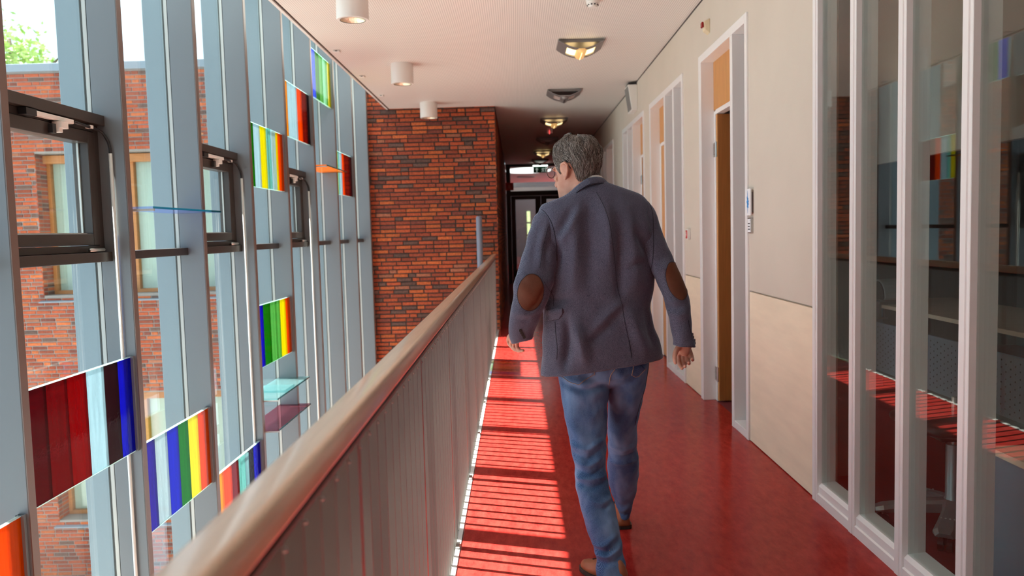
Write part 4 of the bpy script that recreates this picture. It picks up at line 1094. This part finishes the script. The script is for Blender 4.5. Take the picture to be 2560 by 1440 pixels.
# cloth and skin
def weave(name, ca, cb, scale, rough, sheen, diag=True, fade=None):
    def ex(nt, p, mapped):
        g = nt.nodes.new('ShaderNodeNewGeometry')
        def nz(sc, det, vec):
            n = nt.nodes.new('ShaderNodeTexNoise'); n.inputs['Scale'].default_value = sc; n.inputs['Detail'].default_value = det
            nt.links.new(vec, n.inputs['Vector']); return n.outputs['Fac']
        a = nz(1.0, 2, mapped((scale, scale, scale*.35)))
        w_ = nt.nodes.new('ShaderNodeTexWave'); w_.wave_type = 'BANDS'; w_.bands_direction = 'DIAGONAL'; w_.inputs['Scale'].default_value = scale*.16
        w_.inputs['Distortion'].default_value = 3.0; w_.inputs['Detail Scale'].default_value = 2.0
        nt.links.new(mapped((1, .3, -1)), w_.inputs['Vector'])
        mth = nt.nodes.new('ShaderNodeMath'); mth.operation = 'MULTIPLY_ADD'; mth.inputs[1].default_value = .3 if diag else .12
        nt.links.new(w_.outputs['Fac'], mth.inputs[0]); nt.links.new(a, mth.inputs[2])
        r = nt.nodes.new('ShaderNodeValToRGB')
        r.color_ramp.elements[0].position = .47; r.color_ramp.elements[0].color = (*ca, 1)
        r.color_ramp.elements[1].position = .76; r.color_ramp.elements[1].color = (*cb, 1)
        nt.links.new(mth.outputs[0], r.inputs[0])
        col = r.outputs[0]
        if fade:
            q = nz(fade[0], 4, mapped((1, 1, .45)))
            mr = nt.nodes.new('ShaderNodeMapRange'); mr.inputs[1].default_value = .45; mr.inputs[2].default_value = .7
            nt.links.new(q, mr.inputs[0])
            mx = nt.nodes.new('ShaderNodeMix'); mx.data_type = 'RGBA'
            nt.links.new(mr.outputs[0], mx.inputs[0]); nt.links.new(col, mx.inputs[6]); mx.inputs[7].default_value = (*fade[1], 1)
            col = mx.outputs[2]
        nt.links.new(col, p.inputs['Base Color'])
        b = nt.nodes.new('ShaderNodeBump'); b.inputs['Strength'].default_value = .25; b.inputs['Distance'].default_value = .0012
        nt.links.new(mth.outputs[0], b.inputs['Height'])
        b2 = nt.nodes.new('ShaderNodeBump'); b2.inputs['Strength'].default_value = .45; b2.inputs['Distance'].default_value = .008
        nt.links.new(nz(26, 3, mapped((1, 1, .7))), b2.inputs['Height']); nt.links.new(b2.outputs[0], b.inputs['Normal'])
        nt.links.new(b.outputs[0], p.inputs['Normal'])
        p.inputs['Sheen Weight'].default_value = sheen
        p.inputs['Sheen Roughness'].default_value = .4
        p.inputs['Sheen Tint'].default_value = (.62, .78, 1, 1)
    return mat(name, ca, rough, spec=.15, extra=ex)
M_JKT = weave('blue_grey_chambray', (.016, .017, .038), (.150, .148, .205), 1000, .9, .32)
M_JEAN = weave('washed_denim', (.012, .044, .125), (.085, .165, .33), 1000, .85, .18, fade=(9, (.17, .28, .47)))
M_SEAM = mat('dark_seam_thread', (.018, .02, .035), .9)
M_THREAD = mat('tan_thread', (.30, .23, .19), .8)
M_SUEDE = mat('brown_suede', (.115, .029, .009), .75, noise=(14, .22, (1, 1, 1)), bump=(400, .15, (1, 1, 1)))
M_SHIRT = mat('white_shirt_cotton', (.84, .83, .84), .75)
M_LEATH = mat('tan_leather', (.30, .10, .04), .42, noise=(20, .2, (1, 1, 1)))
M_SOLE = mat('dark_sole', (.03, .02, .016), .6)
M_LENS = glass('spectacle_lens', (.93, .95, .95), f0=.06)
M_SPEC = mat('translucent_brown_frame', (.10, .075, .07), .22)
def skin_extra(nt, p, mapped):
    n = nt.nodes.new('ShaderNodeTexNoise'); n.inputs['Scale'].default_value = 22; n.inputs['Detail'].default_value = 5
    nt.links.new(mapped((1, 1, 1)), n.inputs['Vector'])
    r = nt.nodes.new('ShaderNodeValToRGB')
    r.color_ramp.elements[0].position = .3; r.color_ramp.elements[0].color = (.50, .22, .155, 1)
    r.color_ramp.elements[1].position = .7; r.color_ramp.elements[1].color = (.62, .33, .24, 1)
    nt.links.new(n.outputs['Fac'], r.inputs[0]); nt.links.new(r.outputs[0], p.inputs['Base Color'])
    p.inputs['Subsurface Weight'].default_value = .12
    p.inputs['Subsurface Radius'].default_value = (.6, .2, .1)
    p.inputs['Subsurface Scale'].default_value = .02
M_SKIN = mat('skin', (.57, .29, .2), .48, spec=.35, extra=skin_extra)

# ---- head frame: turned to his left, chin slightly down
PH = math.radians(45)
HF = Vector((-math.sin(PH), math.cos(PH), 0)); HL = Vector((-math.cos(PH), -math.sin(PH), 0)); HU = Vector((0, 0, 1))
PT = math.radians(5)
HF, HU = (HF*math.cos(PT) - HU*math.sin(PT)), (HU*math.cos(PT) + HF*math.sin(PT))
HS = 1.04
H0 = Vector((.2142, 3.33, 1.6667)) + HS*(HF*.010 - HL*.072 - HU*.112)
def hp(f, l, u): return H0 + HS*(HF*f + HL*l + HU*u)
HEAD = [  # u, front, back, half width, exponent
    (-.012, .070, .005, .028, 2.0), (.0, .088, -.018, .040, 2.1), (.018, .095, -.040, .050, 2.2), (.04, .0945, -.056, .0575, 2.25), (.07, .096, -.072, .064, 2.3),
    (.095, .094, -.084, .069, 2.3), (.115, .0885, -.092, .0715, 2.3), (.135, .0935, -.098, .0735, 2.3), (.155, .0935, -.101, .0755, 2.3), (.175, .089, -.1, .0755, 2.25),
    (.195, .078, -.092, .070, 2.2), (.212, .060, -.077, .058, 2.1), (.226, .034, -.054, .040, 2.0), (.234, .008, -.03, .018, 2.0)]
def head_pt(u, a, off=0.0):
    """a = 0 at the face, 90 at his left ear, 180 at the nape"""
    us = [h[0] for h in HEAD]
    f, b, w_, ex = [float(np.interp(u, us, [h[k] for h in HEAD])) for k in (1, 2, 3, 4)]
    c_, s_ = math.cos(a), math.sin(a)
    mid = (f + b)/2; rf = (f - b)/2 + off
    return (mid + rf*math.copysign(abs(c_)**(2/ex), c_), (w_ + off)*math.copysign(abs(s_)**(2/ex), s_), u)
def hring(u, n=40, off=0.0): return [hp(*head_pt(u, 2*math.pi*k/n, off)) for k in range(n)]
hrows = cubic([(h[0], h[1], h[2]*.91, h[3]*.92, h[4]) for h in HEAD], 40)
HEAD = [tuple(r) for r in hrows]

# ---- the body: one continuous skin from head to ankles
body = MB()
body.loft([hring(h[0]) for h in HEAD])
body.tube([hp(.108, 0, .074), hp(.112, 0, .080), hp(.107, 0, .094), hp(.098, 0, .112), hp(.090, 0, .125)], [.011, .0135, .0105, .0085, .007], 12)
for s in (-1, 1):
    body.ball(tuple(hp(.098, .011*s, .077)), .0085, 10, 8)
    body.tube([hp(.088, .018*s, .135), hp(.086, .04*s, .139), hp(.07, .058*s, .134)], [.008, .0085, .006], 8)      # brow
    body.tube([hp(.075, .042*s, .100), hp(.055, .054*s, .096)], [.015, .012], 10)                                      # cheek
    body.tube([hp(.02, .050*s, .024), hp(.06, .04*s, .004), hp(.084, .012*s, .002)], [.006, .011, .012], 10)  # jaw
    # ear: an outer rim, a bowl and a lobe
    e = [(.018, .074, .112), (.020, .079, .130), (.008, .085, .146), (-.012, .090, .149), (-.026, .092, .136), (-.024, .090, .116), (-.012, .084, .098), (.002, .079, .086), (.009, .076, .092)]
    e = [(f, l - .005, u) for f, l, u in e]
    body.tube([hp(f, l*s, u) for f, l, u in e], [.0055, .006, .0062, .0062, .006, .0056, .0058, .0072, .0055], 10)
    body.loft([[hp(-.004 + k_*math.cos(q*math.pi/8)*.021, (l_)*s, .117 + k_*math.sin(q*math.pi/8)*.031) for q in range(16)] for l_, k_ in ((.060, .8), (.074, .9), (.080, .8))])
body.tube([hp(.091, -.018, .044), hp(.099, 0, .0455), hp(.091, .018, .044)], [.003, .0055, .003], 8)
body.tube([hp(.089, -.016, .036), hp(.0975, 0, .0345), hp(.089, .016, .036)], [.003, .006, .003], 8)
body.ball(tuple(hp(.086, 0, .008)), .014, 10, 8)
NB = Vector((.310, 3.395, 1.55))
body.tube([hp(-.02, 0, .10), hp(-.024, 0, .05), (NB + hp(-.03, 0, .02))/2 + Vector((0, 0, .02)), NB, NB - Vector((0, 0, .10)), NB - Vector((0, 0, .16))], [.056, .056, .058, .062, .08, .12], 28)
T = MAN['torso']
body.loft([ring(r, 40, sc=.80) for r in cubic(T[8:18], 26)])
body.loft([ring(r, 40, sc=.86) for r in cubic(MAN['pelvis'], 8)])
for k, hand in (('sleeveL', 'L'), ('sleeveR', 'R')):
    a = cubic(MAN[k], 30)
    body.loft([ring(r, 18, 2.0, .62 if i < 22 else .58) for i, r in enumerate(a) if i > 3])
for k in ('legL', 'legR'):
    a = cubic(MAN[k], 40)
    body.loft([ring(r, 22, 2.1, .78) for r in a])
def finger(p, r): 
    q = cubic([(*v, 0, 0) for v in p], 10)
    body.tube([tuple(v[:3]) for v in q], [r[0] + (r[1]-r[0])*i/9 for i in range(10)], 10)
    body.ball(tuple(q[-1][:3]), r[1]*.98, 10, 8)
HR = dict(w=[(.685, 3.262, .985), (.678, 3.262, .945), (.6745, 3.275, .912)],
          th=[(.655, 3.255, .945), (.634, 3.235, .920), (.626, 3.218, .899), (.6275, 3.208, .881)],
          fs=[[(.6545, 3.288, .904), (.6535, 3.276, .880), (.6525, 3.245, .864), (.6555, 3.217, .8555)],
              [(.6720, 3.290, .899), (.6725, 3.270, .872), (.6700, 3.232, .8625), (.6650, 3.203, .868)],
              [(.6895, 3.288, .902), (.6905, 3.265, .881), (.6860, 3.226, .874), (.6790, 3.200, .8815)],
              [(.7040, 3.280, .910), (.7050, 3.255, .894), (.7000, 3.222, .889), (.6935, 3.202, .896)]])
HLH = dict(w=[(.006, 3.36, .985), (-.014, 3.395, .978), (-.032, 3.425, .968)],
           th=[(-.012, 3.40, .992), (-.034, 3.432, .978), (-.044, 3.466, .958), (-.036, 3.490, .941)],
           fs=[[(-.0455, 3.447, .975), (-.050, 3.462, .950), (-.039, 3.452, .930), (-.0205, 3.435, .9225)],
               [(-.0370, 3.432, .963), (-.038, 3.444, .936), (-.025, 3.430, .919), (-.0055, 3.412, .9150)],
               [(-.0250, 3.418, .955), (-.024, 3.426, .930), (-.011, 3.410, .9165), (.0065, 3.392, .9160)],
               [(-.0120, 3.400, .951), (-.010, 3.405, .931), (.001, 3.392, .9200), (.0145, 3.376, .9210)]])
for hd, wr, ax in ((HR, .024, 1), (HLH, .024, 0)):
    body.tube(hd['w'], [(.024, .027), (.030, .024), (.022, .034)] if ax else [(.024, .024), (.026, .026), (.024, .022)], 16)
    for p in hd['fs']:
        c_ = Vector(hd['w'][1])
        body.tube([tuple(c_.lerp(Vector(p[0]), .25)), tuple(c_.lerp(Vector(p[0]), .7)), p[0]], [.014, .0125, .0098], 10)
        finger(p, (.0095, .0068))
    finger(hd['th'], (.0135, .0078))
me = body.mesh('person', M_SKIN)
person = bpy.data.objects.new('person', me); C.objects.link(person)
rm_ = person.modifiers.new('skin', 'REMESH'); rm_.mode = 'VOXEL'; rm_.voxel_size = .0028
sm_ = person.modifiers.new('soft', 'SMOOTH'); sm_.factor = .5; sm_.iterations = 3
dg = bpy.context.evaluated_depsgraph_get()
me2 = bpy.data.meshes.new_from_object(person.evaluated_get(dg))
person.modifiers.clear(); person.data = me2; me2.name = 'person'
me2.materials.clear(); me2.materials.append(M_SKIN)
me2.polygons.foreach_set('use_smooth', [True]*len(me2.polygons))
person['label'] = 'man in a blue grey jacket and jeans walking away, head turned left'
person['category'] = 'person'

# ---- eyes
for s in (-1, 1):
    ey = MB().ball(tuple(hp(.068, .030*s, .118)), .0125, 16, 12).build('eye', mat('eye_white', (.8, .78, .75), .15), person, smooth=True)
    MB().ball(tuple(hp(.0772, .030*s, .118)), .0052, 12, 8).build('iris', mat('iris_blue', (.05, .09, .13), .1), ey, smooth=True)
    MB().tube([hp(.098, .016*s, .140), hp(.099, .032*s, .1455), hp(.088, .05*s, .141)], [.0025, .0038, .002], 6).build('eyebrow', mat('grey_brow', (.12, .10, .09), .9), person, smooth=True)

# ---- hair: a shaped cap with combed locks
def hairline(a):
    d = abs(((math.degrees(a) + 180) % 360) - 180)
    return float(np.interp(d, [0, 28, 48, 60, 68, 76, 82, 90, 104, 112, 122, 140, 160, 180], [.186, .183, .168,   .150, .124, .112, .122, .150, .152, .128, .096, .074, .066, .064]))
def lift(a, t):
    d = abs(((math.degrees(a) + 180) % 360) - 180)
    base = float(np.interp(t, [0, .12, .4, .8, 1], [.0015, .008, .014, .024, .030]))
    return base*float(np.interp(d, [0, 30, 70, 110, 180], [1.35, 1.1, .8, .75, .7]))
def wave(a, t):
    return (.0045*math.sin(4*a + 9*t + 1.3*math.sin(5*a)) + .003*math.sin(11*a - 13*t))*min(1, max(0, (t - .25)*2.2))
def hair_pt(a, t, ex=0.0):
    """t = 0 at the hairline, 1 at the crown"""
    u0 = hairline(a); u = u0 + (.2335 - u0)*(1 - (1 - t)**1.0)
    f, l, uu = head_pt(u, a, 0.0)
    ctr = Vector((-.008, 0, .125)); v = Vector((f, l, uu)) - ctr
    return v.normalized()*(v.length + lift(a, max(0, t)) + wave(a, t) + ex) + ctr
NA, NT = 144, 40
m = MB(); rings_ = []
for i in range(NT + 1):
    t = (i/NT)**.85
    r = []
    for k in range(NA):
        a = 2*math.pi*k/NA
        wob = .0022*math.sin(9*a + 5*t + 2*math.sin(3*a)) + .0016*math.sin(23*a - 9*t + 1.5*math.sin(7*t*3))
        r.append(tuple(hp(*hair_pt(a, t, wob*(.25 + t)))))
    rings_.append(r)
rings_.insert(0, [tuple(hp(*(lambda q: (q[0]*.97, q[1]*.97, q[2] + .004))(head_pt(hairline(2*math.pi*k/NA), 2*math.pi*k/NA)))) for k in range(NA)])
m.loft(rings_)
hair = m.build('hair', mat('grey_hair_mass', (.085, .075, .068), .6, noise=(90, .4, (1, 1, 1))), person, smooth=True)
rh = random.Random(11)
st = MB()
def strand(a, t, ln, k=6):
    pts = []
    ph = rh.uniform(0, 6.28); amp = rh.uniform(.02, .075)
    d = abs(((math.degrees(a) + 180) % 360) - 180)
    drift = math.copysign(rh.uniform(-.12, .30), a if a < math.pi else -1) * (1 if d < 150 else rh.choice([-1, 1])*.4)
    for i in range(k):
        s = i/(k-1)
        tt = max(-.07 if d > 95 else -.02, t - ln*s)
        aa = a + drift*s + amp*math.sin(ph + 5*s)
        pts.append(hp(*hair_pt(aa, tt, (.0008 + (.0075 if t > .45 else .004)*math.sin(math.pi*min(1, s*.8 + .12))*rh.uniform(.4, 1.3)))))
    r0 = rh.uniform(.0005, .0009)
    st.tube(pts, [r0*.9, r0, r0, r0*.9, r0*.7, r0*.25][:k], 4, cap=False)
for q in range(8000):
    a = rh.uniform(0, 2*math.pi); t = rh.random()**.75
    strand(a, min(1, t + .06), rh.uniform(.14, .30))
def hair_extra(nt, p, mapped):
    g = nt.nodes.new('ShaderNodeNewGeometry')
    r = nt.nodes.new('ShaderNodeValToRGB'); r.color_ramp.interpolation = 'LINEAR'
    r.color_ramp.elements[0].color = (.045, .036, .03, 1); r.color_ramp.elements[1].color = (.46, .42, .385, 1)
    e_ = r.color_ramp.elements.new(.55); e_.color = (.15, .125, .108, 1)
    nt.links.new(g.outputs['Random Per Island'], r.inputs[0]); nt.links.new(r.outputs[0], p.inputs['Base Color'])
so = st.build('hair_strands', mat('grey_hair', (.2, .18, .16), .42, spec=.4, extra=hair_extra), hair, smooth=True)
so['kind'] = 'stuff'

# ---- spectacles
gl = MB()
for s in (-1, 1):
    rim = []
    for k in range(28):
        q = 2*math.pi*k/28
        rim.append(hp(.112 - .10*(abs(.034*s + .025*math.cos(q)) - .034)*.6, .034*s + .0255*math.cos(q), .130 + .0225*math.sin(q)))
    gl.tube(rim + rim[:2], .0019, 8)
    gl.tube([hp(.110, .059*s, .138), hp(.104, .069*s, .140), hp(.07, .073*s, .142), hp(.02, .0755*s, .147), hp(-.004, .077*s, .149), hp(-.022, .078*s, .140), hp(-.034, .077*s, .122)], [.0022, .002, .0017, .0016, .0016, .002, .0024], 8)
gl.tube([hp(.1125, .0085, .136), hp(.116, 0, .139), hp(.1125, -.0085, .136)], .0018, 8)
gl = gl.build('spectacles', M_SPEC, person, smooth=True)
for s in (-1, 1):
    MB().loft([[hp(.112 + d, .034*s + .0245*math.cos(2*math.pi*k/24), .130 + .0215*math.sin(2*math.pi*k/24)) for k in range(24)] for d in (-.0006, .0006)]).build('lens', M_LENS, gl)

# ---- shirt collar and jacket collar
def collar_ring(c_, rx, ry, z, tilt, n=48, z_amp=0.0):
    out = []
    for k in range(n):
        a = 2*math.pi*k/n
        x, y = rx*math.cos(a), ry*math.sin(a)
        out.append((c_[0] + x, c_[1] + y, z + (tilt[2] if x > 0 and len(tilt) > 2 else tilt[0])*x + tilt[1]*y))
    return out
NC = (.296, 3.392)
TL = (.27, -.42, .27)
MB().loft([collar_ring(NC, .079, .081, 1.560, TL), collar_ring(NC, .076, .079, 1.590, TL), collar_ring(NC, .0735, .0775, 1.6125, TL), collar_ring(NC, .071, .075, 1.613, TL), collar_ring(NC, .072, .076, 1.585, TL)], cap=False).build('shirt_collar', M_SHIRT, person, smooth=True)

jk = MB()
def hem(x, y, z):
    b = min(1, max(0, (1.16 - z)/.30)); b = b*b*(3 - 2*b)
    return b*(.128*x - .02*(y + .13)*0)
tr_ = cubic(T, 110)
rings_ = []
for r in tr_:
    rings_.append(ring(r, 150, 2.45, dz=lambda x, y, z: hem(x, y, z) + (.30*min(x, 0) + .06*max(x, 0) - .30*y)*min(1, max(0, (z - 1.54)/.06))*.8 - .010*min(1, max(0, (z - 1.575)/.04))))
last = tr_[-1].copy()
for k_, (sc_, dz_) in enumerate(((.985, .001), (.955, .012), (.92, .03))):
    rr = last.copy(); rr[2] += dz_
    rings_.append(ring(rr, 150, 2.45, sc=sc_, dz=lambda x, y, z: .128*x))
jk.loft(rings_, cap=False)
jacket = jk.build('jacket', M_JKT, person, smooth=True)
jacket['label'] = 'blue grey woven jacket with brown elbow patches'
def sleeve(k):
    a = cubic(MAN[k], 80); b = MB()
    rr = [ring(r, 72, 2.15) for r in a]
    tilt = (lambda x, y, z: -.10*x) if k == 'sleeveR' else (lambda x, y, z: .25*x)
    rr = [ring(r, 72, 2.15, dz=(lambda x, y, z, w=max(0, (i - 66)/14): w*tilt(x, y, z))) for i, r in enumerate(a)]
    for sc_, dz_ in ((.96, .002), (.90, .03)):
        q = a[-1].copy(); q[2] += dz_; rr.append(ring(q, 72, 2.15, sc=sc_, dz=tilt))
    top = a[0].copy(); top[2] += .005
    rr.insert(0, ring(top, 72, 2.15, sc=.55))
    b.loft(rr, cap=False)
    n0 = len(b.v); b.v.append((top[0], top[1], top[2] + .002))
    b.f += [(j, (j+1) % 72, n0) for j in range(72)]
    o = b.build('sleeve', M_JKT, jacket, smooth=True)
    return o
slL, slR = sleeve('sleeveL'), sleeve('sleeveR')
displace(jacket, [(p, w_*1.3, a*3.6) for p, w_, a in FOLD_J[:19]], .0016, 24, 0)
displace(slL, [(p, w_*1.2, a*1.6) for p, w_, a in FOLD_J[19:26]], .0022, 30, 0)
displace(slR, [(p, w_*1.2, a*1.6) for p, w_, a in FOLD_J[26:]], .0020, 30, 0)
# jacket collar: a turned-down band, leaf outside the stand
TL2 = (.52, -.42, .24)
MB().loft([collar_ring(NC, .080, .082, 1.580, TL2), collar_ring(NC, .080, .083, 1.599, TL2), collar_ring(NC, .083, .086, 1.602, TL2), collar_ring(NC, .089, .091, 1.594, TL2), collar_ring(NC, .098, .0995, 1.580, TL2), collar_ring(NC, .106, .106, 1.566, TL2), collar_ring(NC, .105, .104, 1.563, TL2)], cap=False).build('collar', M_JKT, jacket, smooth=True)
TJ = tree_of(jacket, slL, slR)
TL_, TR_ = tree_of(slL), tree_of(slR)
MB().tube(collar_ring(NC, .1065, .1065, 1.5645, TL2), .0014, 6).build('collar_seam', M_SEAM, jacket, smooth=True)
for k, r in (('back', .0011), ('armL', .0016), ('armR', .0016), ('dartL', .0010), ('ventL', .0013), ('sleeveL', .0009), ('sleeveslitR', .0014)):
    seam(TJ, SEAMS[k], r, 'seam', M_SEAM, jacket, lift=.0002)
seam(TJ, [(.4455, .9724), (.4490, .9500), (.4520, .93), (.4551, .9000)], .0022, 'vent', M_SEAM, jacket, lift=.0002)
def ell(cx, cz, rx, rz, rot):
    def f(u, v):
        a = 2*math.pi*v; x, z = rx*u*math.cos(a), rz*u*math.sin(a)
        return cx + x*math.cos(rot) - z*math.sin(rot), cz + x*math.sin(rot) + z*math.cos(rot)
    return f
for (tr__, c_, rx, rz, rot) in ((TL_, ELBOW_L, .053, .077, -.16), (TR_, ELBOW_R, .0425, .079, .26)):
    patch(tr__, ell(c_[0], c_[1], rx, rz, rot), 10, 48, .0014, .002, 'elbow_patch', M_SUEDE, jacket)
    f = ell(c_[0], c_[1], rx*.985, rz*.985, rot)
    seam(tr__, [f(1, k/60) for k in range(61)], .0008, 'patch_stitching', M_SEAM, jacket, lift=.0026, curve=False)
# pocket flap
Fp = np.array(FLAP)
def flapfn(u, v):
    k = v*len(Fp); i = int(k) % len(Fp); s = k - int(k)
    p = Fp[i]*(1 - s) + Fp[(i+1) % len(Fp)]*s
    c_ = Fp.mean(axis=0)
    q = c_ + (p - c_)*u
    return float(q[0]), float(q[1])
patch(TJ, flapfn, 6, 48, .0035, .003, 'pocket_flap', M_JKT, jacket)
seam(TJ, [tuple(p) for p in FLAP[:3]] , .0016, 'seam', M_SEAM, jacket, lift=.003, curve=False)
seam(TJ, [tuple(p) for p in FLAP[2:]], .0012, 'seam', M_SEAM, jacket, lift=.003, curve=False)
for x, z in BTN:
    p = onto(TL_, x + .022, z, .001)
    if p: MB().tube([p, p + Vector((0, -.0035, 0))], .0065, 12).build('cuff_button', mat('horn_button', (.035, .032, .03), .3), slL, smooth=False)
for k in range(4):
    h = TR_.ray_cast(Vector((.9, 3.24, .955 + .012*k)), Vector((-1, 0, 0)))
    if h[0]: MB().tube([h[0], h[0] + Vector((.003, 0, 0))], .006, 12).build('cuff_button', MATS['horn_button'], slR)

# ---- jeans
jn = MB()
jeans = None
def legm(k, nm):
    a = cubic(MAN[k], 90); b = MB()
    rr = [ring(r, 64, 2.25) for r in a]
    return b.loft(rr)
pv = MB().loft([ring(r, 96, 2.3) for r in cubic(MAN['pelvis'], 24)])
n0 = 0
for b in (pv, legm('legL', 'l'), legm('legR', 'r')):
    n0 = len(jn.v); jn.v += b.v; jn.f += [tuple(n0 + i for i in f) for f in b.f]
jeans = jn.build('jeans', M_JEAN, person, smooth=True)
jr = jeans.modifiers.new('cloth', 'REMESH'); jr.mode = 'VOXEL'; jr.voxel_size = .0065
js = jeans.modifiers.new('soft', 'SMOOTH'); js.factor = .5; js.iterations = 5
dg = bpy.context.evaluated_depsgraph_get()
jm = bpy.data.meshes.new_from_object(jeans.evaluated_get(dg))
jeans.modifiers.clear(); jeans.data = jm; jm.materials.clear(); jm.materials.append(M_JEAN)
jm.polygons.foreach_set('use_smooth', [True]*len(jm.polygons))
displace(jeans, [(p, w_*1.1, a*1.9) for p, w_, a in FOLD_P], .0022, 34, 0)
TP = tree_of(jeans)
for k in ('pockL', 'pockR', 'yokeL', 'seat', 'outR'):
    seam(TP, SEAMS_P[k], .0015 if k != 'seat' else .0018, 'stitching', M_THREAD if k != 'outR' else M_SEAM, jeans, lift=.0034 if k[:4] == 'pock' else .0004, curve=k in ('yokeL', 'seat', 'outR'))
for k in ('pockL', 'pockR'):
    P_ = np.array(SEAMS_P[k])
    def pf(u, v, P_=P_):
        kk = v*len(P_); i = int(kk) % len(P_); s = kk - int(kk)
        p = P_[i]*(1 - s) + P_[(i+1) % len(P_)]*s; c_ = P_.mean(axis=0); q = c_ + (p - c_)*u
        return float(q[0]), float(q[1])
    patch(TP, pf, 5, 42, .0022, .0025, 'back_pocket', M_JEAN, jeans)

# ---- shoes
def shoe(heel, toe, lbl):
    h, t = Vector(heel), Vector(toe); d = (t - h); L = d.length; d.normalize(); q = Vector((-d.y, d.x, 0))
    up = MB(); so_ = MB(); R = []; S1, S2 = [], []
    for s, w_, z1 in ((0, .018, .055), (.03, .030, .085), (.10, .035, .105), (.22, .037, .112), (.34, .037, .105), (.48, .042, .082), (.62, .047, .064), (.78, .045, .052), (.90, .036, .044), (.97, .022, .036), (1, .008, .028)):
        c_ = h + d*L*s
        R.append([tuple(c_ + q*w_*math.cos(a)*(1 if math.sin(a) < .3 else .86) + Vector((0, 0, .016 + (z1 - .016)*max(0, math.sin(a))**.8 - (.0 if math.sin(a) >= 0 else 0)))) for a in [math.pi*j/10 for j in range(11)]])
        S1.append(c_ + q*(w_ + .005)); S2.append(c_ - q*(w_ + .005))
    up.loft(R, cap=True)
    o = up.build('shoe', M_LEATH, person, smooth=True)
    pts = S1 + S2[::-1]
    MB().loft([[tuple(p + Vector((0, 0, z))) for p in pts] for z in (.001, .018)]).build('sole', M_SOLE, o)
    hl = [h + d*(-.006) + q*.03, h + d*.07 + q*.036, h + d*.07 - q*.036, h + d*(-.006) - q*.03]
    m = MB()
    for k in range(4):
        s = .40 + .07*k; z = float(np.interp(s, [.34, .48, .62], [.105, .082, .064])) + .018
        c_ = h + d*L*s
        m.tube([tuple(c_ - q*.022 + Vector((0, 0, z - .014))), tuple(c_ + Vector((0, 0, z - .012))), tuple(c_ + q*.022 + d*.012 + Vector((0, 0, z - .014)))], .0022, 6)
    m.build('laces', M_SOLE, o)
    return o
shoe((.395, 3.095, 0), (.245, 3.305, 0), 'l')
shoe((.478, 3.715, 0), (.445, 3.99, 0), 'r')
